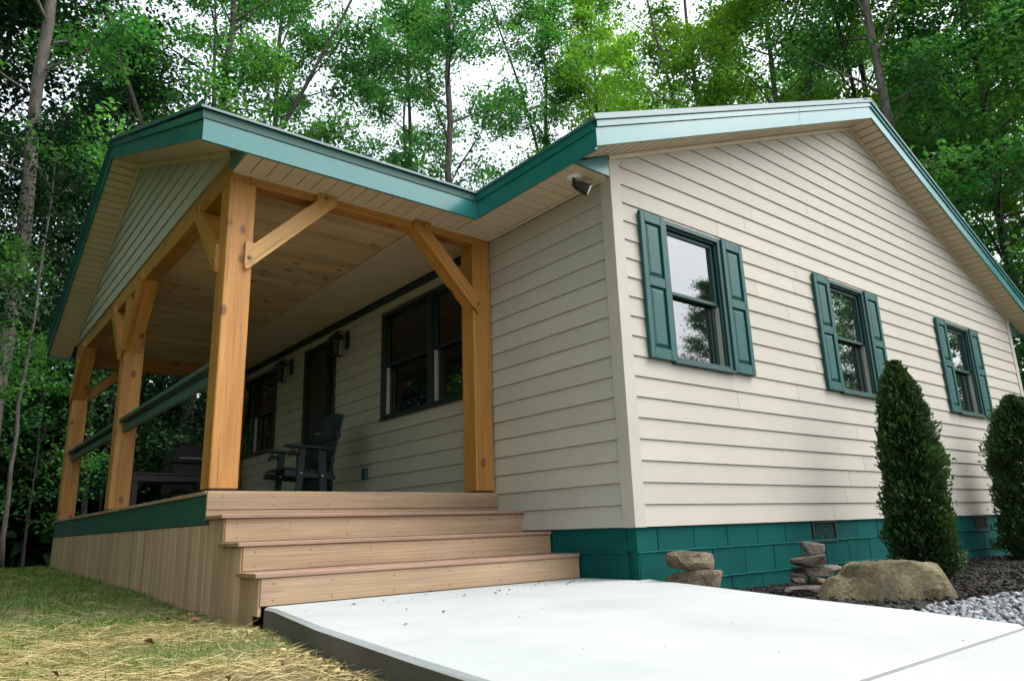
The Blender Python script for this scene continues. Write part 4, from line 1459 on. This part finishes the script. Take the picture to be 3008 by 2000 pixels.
def beds():
    rg = np.random.default_rng(33)
    n = 9000
    x, y = rg.uniform(-0.5, 9.5, n), rg.uniform(-2.2, -0.005, n)
    k = (x > edge_x(y) + 0.01) & (y > bed_line(x) - 0.02)
    x, y = x[k], y[k]
    n = len(x)
    P = np.stack([x, y, -0.492 + rg.uniform(-0.008, 0.016, n)], -1)
    V, Q = chunks(n, rg, P, rg.uniform(0.02, 0.07, n), rg.uniform(0.008, 0.022, n), rg.uniform(0.004, 0.012, n), 0.6)
    stuff('mulch_chips', big_mesh('mulch_chips', V, Q, M['mulch'], np.repeat(rg.beta(1.2, 2.5, n), 8)))
    n = 15000
    x, y = rg.uniform(-1.0, 7.0, n), rg.uniform(-3.4, -1.4, n)
    k = (x > edge_x(y) + 0.012) & (y < bed_line(x) + 0.02 * np.sin(x * 9) + 0.02)
    x, y = x[k], y[k]
    n = len(x)
    P = np.stack([x, y, -0.496 + rg.uniform(-0.006, 0.016, n)], -1)
    s = rg.uniform(0.016, 0.034, n)
    V, Q = chunks(n, rg, P, s * rg.uniform(0.9, 1.4, n), s, s * rg.uniform(0.55, 0.9, n), 0.7)
    stuff('gravel', big_mesh('gravel', V, Q, M['gravel'], np.repeat(rg.beta(2, 1.8, n), 8)))
    # bits of leaf and twig blown on to the walk
    n = 75
    y = np.concatenate([rg.uniform(0.0, 0.54, 45), rg.uniform(-3.0, 0.54, n - 45)])
    x = np.concatenate([-2.2 + 2.15 * rg.random(45) ** 0.5, rg.uniform(-2.4, -0.3, n - 45)])
    k = x < edge_x(np.minimum(y, 0)) - 0.05
    x, y = x[k], y[k]
    n = len(x)
    V, Q, t = leaves(np.stack([x, y, np.full(n, -0.338)], -1), np.where(y < -0.8, rg.uniform(0.006, 0.012, n), rg.uniform(0.008, 0.028, n)), rg, 1.0, 0.35)
    stuff('leaf_litter', big_mesh('leaf_litter', V, Q, M['litter'], t))
    # dead leaves on the straw
    x, y = lawn_points(70, rg, True)
    n = len(x)
    V, Q, t = leaves(np.stack([x, y, gz(x, y) + 0.035], -1), rg.uniform(0.03, 0.075, n), rg, 1.0, 0.6)
    stuff('fallen_leaves', big_mesh('fallen_leaves', V, Q, M['litter'], t))
    # small rubble along the foot of the slab and skirting
    n = 130
    y = rg.uniform(-2.4, 1.6, n)
    ed = np.interp(y, [-6.5, -4, -3.1, -2.2, -1.5, -0.5, 0.4, 0.6, 1.5, 20], [-2.5, -2.75, -2.79, -2.74, -2.66, -2.515, -2.35, -2.37, -2.385, -2.385])
    x = ed - np.abs(rg.normal(0.05, 0.09, n)) - 0.015
    s = rg.uniform(0.008, 0.03, n)
    V, Q = chunks(n, rg, np.stack([x, y, gz(x, y) + 0.012], -1), s * 1.3, s, s * 0.8, 0.6)
    stuff('rubble', big_mesh('rubble', V, Q, M['straw'], np.repeat(rg.beta(1.5, 2.5, n), 8)))


beds()


# ------------------------------------------------------------------ arborvitae
def arborvitae(base, h, w, seed, label, twin=False):
    rg = np.random.default_rng(seed)
    t = thing('arborvitae', label, 'shrub', base, 'arborvitae along the gable wall')
    nc = 330
    uc = (np.arange(nc) + rg.random(nc)) / nc
    uc = uc ** 0.85
    thc = np.arange(nc) * 2.39996 + rg.normal(0, 0.35, nc)
    big = rg.normal(0, 1, nc)
    n = 60000
    ci = rg.integers(0, nc, n)
    u = np.clip(uc[ci] + rg.normal(0, 0.024, n), 0, 1)
    th = thc[ci] + rg.normal(0, 0.20, n)
    prof = np.interp(u, [0, 0.06, 0.18, 0.33, 0.48, 0.62, 0.77, 0.88, 0.95, 1.0], [0.72, 0.94, 1.0, 0.90, 0.82, 0.82, 0.66, 0.45, 0.25, 0.04])
    lump = 1 + 0.13 * big[ci] + 0.13 * np.sin(th * 3 + u * 17 + seed) * np.sin(u * 23 + th * 2)
    rr = w / 2 * prof * lump * (0.62 + 0.46 * rg.random(n) ** 0.6) + rg.normal(0, 0.020, n)
    x, y, z = rr * np.cos(th), rr * np.sin(th), u * h + 0.05 * rg.random(n)
    if twin:
        s = rg.random(n) < 0.5
        top = np.clip((u - 0.6) / 0.4, 0, 1)
        x = x * (1 - 0.35 * top) + np.where(s, -0.17, 0.15) * top * w * 1.2
    P = np.stack([x, y, z], -1) + np.array(base)
    # flat fan sprays standing on edge, pointing up and out
    out = np.stack([np.cos(th), np.sin(th), np.zeros(n)], -1)
    a = unit(out * rg.uniform(0.2, 1.0, n)[:, None] + np.array([0, 0, 1.0]) * rg.uniform(0.3, 1.1, n)[:, None] + rg.normal(0, 0.35, (n, 3)))
    nn = unit(np.cross(a, out) + rg.normal(0, 0.45, (n, 3)))
    nn = unit(nn - a * np.sum(a * nn, -1, keepdims=True))
    b = np.cross(nn, a)
    L = rg.uniform(0.022, 0.065, n)[:, None]
    W = L * rg.uniform(0.25, 0.5, n)[:, None]
    V = np.stack([P - a * L * 0.5, P - b * W * 0.5 + a * L * 0.1, P + a * L * 0.5, P + b * W * 0.5 + a * L * 0.1], 1).reshape(-1, 3)
    tint = np.clip(0.62 * rg.beta(1.6, 2.2, n) + 0.16 + 0.13 * big[ci], 0, 1)
    V = V - np.array(base)
    link('foliage', big_mesh('foliage', V, np.arange(4 * n).reshape(-1, 4), M['cedar_leaf'], np.repeat(tint, 4)), t).matrix_parent_inverse = Matrix.Identity(4)
    s_ = MB().tube([(0, 0, -0.02), (0.01, 0, h * 0.5), (0, 0, h * 0.9)], [0.035, 0.022, 0.006], 7).build('stem', M['bark_dark'], t)
    s_.matrix_parent_inverse = Matrix.Identity(4)


arborvitae((2.79, -0.69, -0.50), 1.80, 0.46, 5, 'cone-shaped dark green arborvitae behind the boulder')
arborvitae((6.05, -0.62, -0.50), 1.78, 0.82, 9, 'wide twin-topped arborvitae below the farthest shuttered window', True)


# ------------------------------------------------------------------ trees
def curve_pts(p, d, L, n, rg, bend, wob):
    pts = [p.copy()]
    d = d / np.linalg.norm(d)
    for i in range(n):
        d = d + np.array([0, 0, bend]) + rg.normal(0, wob, 3)
        d = d / np.linalg.norm(d)
        pts.append(pts[-1] + d * (L / n))
    return np.array(pts), d


def tree_meshes(seed, H, r0, t0, spread, nb, per, size, leafmat, barkmat, fork=None, lean=(0, 0), low_len=0.8, twig=5, sigma=0.30):
    rg = np.random.default_rng(seed)
    wood_ = MB()
    n = 16
    ts = np.linspace(0, 1, n)
    wob = np.cumsum(rg.normal(0, 0.010 * H / n ** 0.5, (n, 2)), 0)
    wob -= wob[0]
    trunk = np.stack([lean[0] * ts * H + wob[:, 0], lean[1] * ts * H + wob[:, 1], ts * H], -1)
    rad = r0 * (1 - 0.80 * ts) * (1 + 0.5 * np.exp(-ts * H / 0.35))
    trunk[0, 2] = -0.25
    stems = [(trunk, rad)]
    if fork:
        for (tf, dx, dy) in fork:
            i = int(tf * (n - 1))
            d = np.array([dx, dy, 1.0])
            pts, _ = curve_pts(trunk[i], d, (1 - tf) * H * 0.95, 10, rg, 0.03, 0.03)
            stems.append((pts, np.linspace(rad[i] * 0.75, 0.02, 11)))
    for pts, rd in stems:
        wood_.tube(pts, rd, 9 if r0 > 0.1 else 7)
    pts_leaf, tint_leaf = [], []
    ga = rg.uniform(0, 2 * PI)
    for si, (st, rd) in enumerate(stems):
        nbs = nb if si == 0 else nb // 2
        for b in range(nbs):
            t = t0 + (0.985 - t0) * ((b + rg.random()) / nbs)
            if si > 0:
                t = rg.uniform(0.15, 0.98)
            q = t * (len(st) - 1)
            i = min(int(q), len(st) - 2)
            p = st[i] + (st[i + 1] - st[i]) * (q - i)
            r_at = rd[i]
            rel = (t - t0) / (1 - t0)
            prof = low_len + (1 - low_len) * math.sin(min(1, rel / 0.45) * PI / 2) if rel < 0.45 else max(0.16, 1 - ((rel - 0.45) / 0.6) ** 1.5)
            L = spread * prof * rg.uniform(0.65, 1.15)
            ga += 2.4 + rg.normal(0, 0.4)
            el = math.radians(12 + 48 * rel + rg.normal(0, 9))
            d = np.array([math.cos(ga) * math.cos(el), math.sin(ga) * math.cos(el), math.sin(el)])
            bp, dd = curve_pts(p, d, L, 5, rg, 0.03, 0.09)
            rb = min(r_at * 0.42, 0.008 + 0.011 * L)
            wood_.tube(bp, np.linspace(rb, 0.006, 6), 5, False)
            br_t = rg.normal(0.5, 0.16)
            for k in range(twig):
                f = 0.3 + 0.7 * (k + rg.random()) / twig
                qi = f * 5
                j = min(int(qi), 4)
                p2 = bp[j] + (bp[j + 1] - bp[j]) * (qi - j)
                az = ga + rg.choice([-1, 1]) * rg.uniform(0.4, 1.3)
                e2 = rg.normal(0.1, 0.3)
                d2 = np.array([math.cos(az) * math.cos(e2), math.sin(az) * math.cos(e2), math.sin(e2)])
                L2 = L * rg.uniform(0.22, 0.48)
                tp, _ = curve_pts(p2, d2, L2, 3, rg, -0.02, 0.12)
                wood_.tube(tp, [0.010, 0.007, 0.005, 0.003], 3, False)
                m_ = rg.poisson(per)
                f2 = rg.random(m_) ** 0.7 * 3
                j2 = np.minimum(f2.astype(int), 2)
                c = tp[j2] + (tp[j2 + 1] - tp[j2]) * (f2 - j2)[:, None]
                c = c + rg.normal(0, 1, (m_, 3)) * np.array([sigma, sigma, sigma * 0.42])
                pts_leaf.append(c)
                tint_leaf.append(np.full(m_, br_t + rg.normal(0, 0.08)))
    P = np.concatenate(pts_leaf)
    T = np.concatenate(tint_leaf)
    V, Q, t = leaves(P, size, rg, 1.0, 0.8, T, 0.62)
    crown = big_mesh('crown', V, Q, leafmat, t)
    tm = mesh('trunk', wood_.v, wood_.f, barkmat, True)
    return tm, crown, len(P)


VAR = {}
def variant(key, *a, **k):
    VAR[key] = tree_meshes(*a, **k)[:2]


def tree(name, key, x, y, label, group=None, rot=0.0, scale=1.0, z=None, cat='tree', sz=1.0):
    t = thing(name, label, cat, (x, y, float(gz(x, y)) if z is None else z), group)
    t.rotation_euler = (0, 0, rot)
    t.scale = (scale, scale, scale * sz)
    for nm, me in zip(('trunk', 'crown'), VAR[key]):
        o = bpy.data.objects.new(nm, me)
        C.objects.link(o)
        o.parent = t
    return t


variant('tall', 101, 24, 0.17, 0.30, 3.3, 26, 88, 0.135, M['leaf'], M['bark'], twig=8, sigma=0.25)
variant('tall_b', 102, 25, 0.15, 0.34, 3.0, 26, 88, 0.135, M['leaf'], M['bark_dark'], fork=[(0.55, 0.35, 0.15)], twig=8, sigma=0.25)
variant('bright', 103, 23, 0.16, 0.28, 3.4, 28, 88, 0.145, M['leaf_bright'], M['bark'], fork=[(0.5, -0.3, 0.25)], twig=8, sigma=0.26)
variant('fan', 104, 22, 0.17, 0.30, 3.2, 26, 88, 0.135, M['leaf'], M['bark_dark'], fork=[(0.32, -0.34, 0.1), (0.34, 0.2, 0.25), (0.38, 0.4, -0.2)], twig=8, sigma=0.25)
variant('leafy', 105, 18, 0.15, 0.12, 3.6, 46, 95, 0.155, M['leaf'], M['bark_dark'], twig=8, sigma=0.28)
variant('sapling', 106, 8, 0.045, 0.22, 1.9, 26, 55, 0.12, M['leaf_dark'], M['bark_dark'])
variant('sprig', 109, 5.5, 0.035, 0.2, 1.7, 20, 40, 0.12, M['leaf'], M['bark_dark'])
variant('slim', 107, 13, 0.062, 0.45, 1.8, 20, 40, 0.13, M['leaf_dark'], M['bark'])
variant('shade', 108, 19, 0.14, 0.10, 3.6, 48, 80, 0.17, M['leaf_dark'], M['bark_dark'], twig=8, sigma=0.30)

# trunks the photograph lets one pick out
tree('forest_tree', 'tall', -3.0, 12.5, 'tall grey trunk rising past the left end of the porch roof', rot=0.5)
tree('forest_tree', 'slim', -2.72, 10.6, 'thin pale trunk standing left of the porch deck', rot=1.9, scale=0.62)
tree('forest_tree', 'slim', -0.58, 17.5, 'dim slender trunk seen just left of the farthest porch post', rot=0.2, scale=1.2)
tree('forest_tree', 'fan', 0.9, 14.9, 'tree with several dark stems fanning out above the porch ridge', rot=0.3)
tree('forest_tree', 'tall', 4.2, 19.15, 'straight pale grey trunk above the middle of the porch eave', rot=2.2)
tree('forest_tree', 'tall', 7.8, 14.0, 'thick grey trunk rising above the valley between the two roofs', rot=4.1, scale=1.05)
tree('forest_tree', 'tall_b', 9.6, 18.8, 'dark narrow trunk just left of the thick grey trunk over the roof valley', rot=1.0)
tree('forest_tree', 'tall_b', 13.7, 15.7, 'dark trunk above the left slope of the house roof', rot=3.0)
tree('forest_tree', 'bright', 16.0, 10.1, 'light green tree with a grey trunk over the middle of the roof slope', rot=0.7)
tree('forest_tree', 'bright', 15.6, 7.0, 'yellow green tree standing just left of the house ridge', rot=2.6)
tree('forest_tree', 'tall', 14.0, 3.1, 'leaning grey trunk beside the peak of the house roof', rot=5.2)
tree('forest_tree', 'fan', 18.5, 5.4, 'dark forked trunk behind the house ridge', rot=3.9)
tree('forest_tree', 'bright', 15.3, 14.0, 'pale green tree showing just right of the valley above the roof slope', rot=4.4)
tree('forest_tree', 'tall', 20.6, 16.8, 'far grey trunk behind the pale green tree over the roof slope', rot=0.2)
tree('forest_tree', 'leafy', 17.2, 1.9, 'dense low-branched tree filling the right edge beside the house', rot=1.2)

rgt = np.random.default_rng(77)
placed = [(o.location.x, o.location.y) for o in bpy.data.objects if o.name.startswith('forest_tree')]


def fill(name, keys, n, dmin, dmax, amin, amax, mind, label, group, smin=0.85, smax=1.15):
    k = 0
    tries = 0
    while k < n and tries < 4000:
        tries += 1
        a = math.radians(rgt.uniform(amin, amax))
        d = math.sqrt(rgt.uniform(dmin ** 2, dmax ** 2))
        x, y = -3.843 + d * math.sin(a), -3.459 + d * math.cos(a)
        if -3.2 < x < 11.0 and y < 13.0:
            continue
        if y < 10.2 and x < 3:
            continue
        if any((x - p) ** 2 + (y - q) ** 2 < mind ** 2 for p, q in placed):
            continue
        placed.append((x, y))
        tree(name, keys[int(rgt.integers(len(keys)))], x, y, label, group, rot=rgt.uniform(0, 6.28), scale=rgt.uniform(smin, smax))
        k += 1


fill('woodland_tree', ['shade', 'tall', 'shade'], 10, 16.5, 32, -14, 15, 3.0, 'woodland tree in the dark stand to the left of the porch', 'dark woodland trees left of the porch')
fill('woodland_tree', ['tall', 'tall_b', 'bright'], 5, 27, 46, 20, 66, 4.5, 'woodland tree standing back behind the roofs', 'woodland trees behind the roofs')
fill('woodland_tree', ['leafy', 'bright', 'bright'], 8, 20, 38, 66, 88, 3.0, 'leafy woodland tree to the right of the house gable', 'woodland trees right of the gable')
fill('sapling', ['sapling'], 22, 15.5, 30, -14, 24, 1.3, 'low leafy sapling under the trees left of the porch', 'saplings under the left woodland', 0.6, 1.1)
tree('sapling', 'sprig', -3.25, 10.9, 'bright leafed sapling high against the dark wood beside the tall grey trunk', rot=0.9, scale=0.62, z=1.6)
tree('sapling', 'sprig', -2.2, 13.2, 'bright sapling whose low branches show beside the farthest porch post', rot=2.3, scale=0.8)
# trees across the yard that the windows mirror
tree('yard_tree', 'leafy', 18.7, -12.2, 'yard tree mirrored low in the first shuttered window', rot=0.4, scale=0.53)
for i, (x, y, s) in enumerate(((26.5, -9.5, 0.75), (30.5, -11.5, 0.8), (33, -7.0, 0.85), (26, -5.2, 0.7))):
    tree('yard_tree', 'leafy', x, y, 'yard tree mirrored in the farther shuttered windows', 'yard trees mirrored in the farther windows', rot=i * 1.3, scale=s)


def far_wood():
    """The depth of the forest, where single trees can no longer be told apart."""
    rg = np.random.default_rng(91)
    n = 46000
    a = np.radians(rg.uniform(-26, 90, n))
    d = rg.uniform(38, 52, n)
    left = np.clip((np.radians(30) - a) / np.radians(40), 0, 1)
    zmax = 7.0 + 7.0 * left
    z = -1 + rg.random(n) ** 1.1 * (zmax + 1) * (0.7 + 0.3 * np.sin(a * 37) * np.sin(a * 13 + 1))
    P = np.stack([-3.843 + d * np.sin(a), -3.459 + d * np.cos(a), z], -1)
    n2 = 14000
    a2 = np.radians(rg.uniform(-12, 27, n2))
    d2 = rg.uniform(25, 37, n2)
    P2 = np.stack([-3.843 + d2 * np.sin(a2), -3.459 + d2 * np.cos(a2), -0.9 + 6.0 * rg.random(n2) ** 1.3], -1)
    P = np.concatenate([P, P2])
    V, Q, t = leaves(P, 0.62, rg, 0.7, 0.9)
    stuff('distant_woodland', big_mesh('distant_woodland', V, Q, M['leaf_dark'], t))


far_wood()


def side_woodland():
    """The same forest going on to the left of the yard, outside the frame; it shades the porch side and shows in the fascia."""
    rg = np.random.default_rng(95)
    n = 34000
    a = np.radians(np.where(rg.random(n) < 0.82, rg.uniform(-58, -9, n), rg.uniform(-150, -58, n)))
    d = rg.uniform(9.5, 16, n)
    z = -0.5 + 19 * rg.random(n) ** 0.9 * (0.85 + 0.15 * np.sin(a * 23))
    P = np.stack([-3.843 + d * np.sin(a), -3.459 + d * np.cos(a), z], -1)
    V, Q, t = leaves(P, 0.5, rg, 0.7, 0.9)
    stuff('side_woodland', big_mesh('side_woodland', V, Q, M['leaf'], t))


side_woodland()
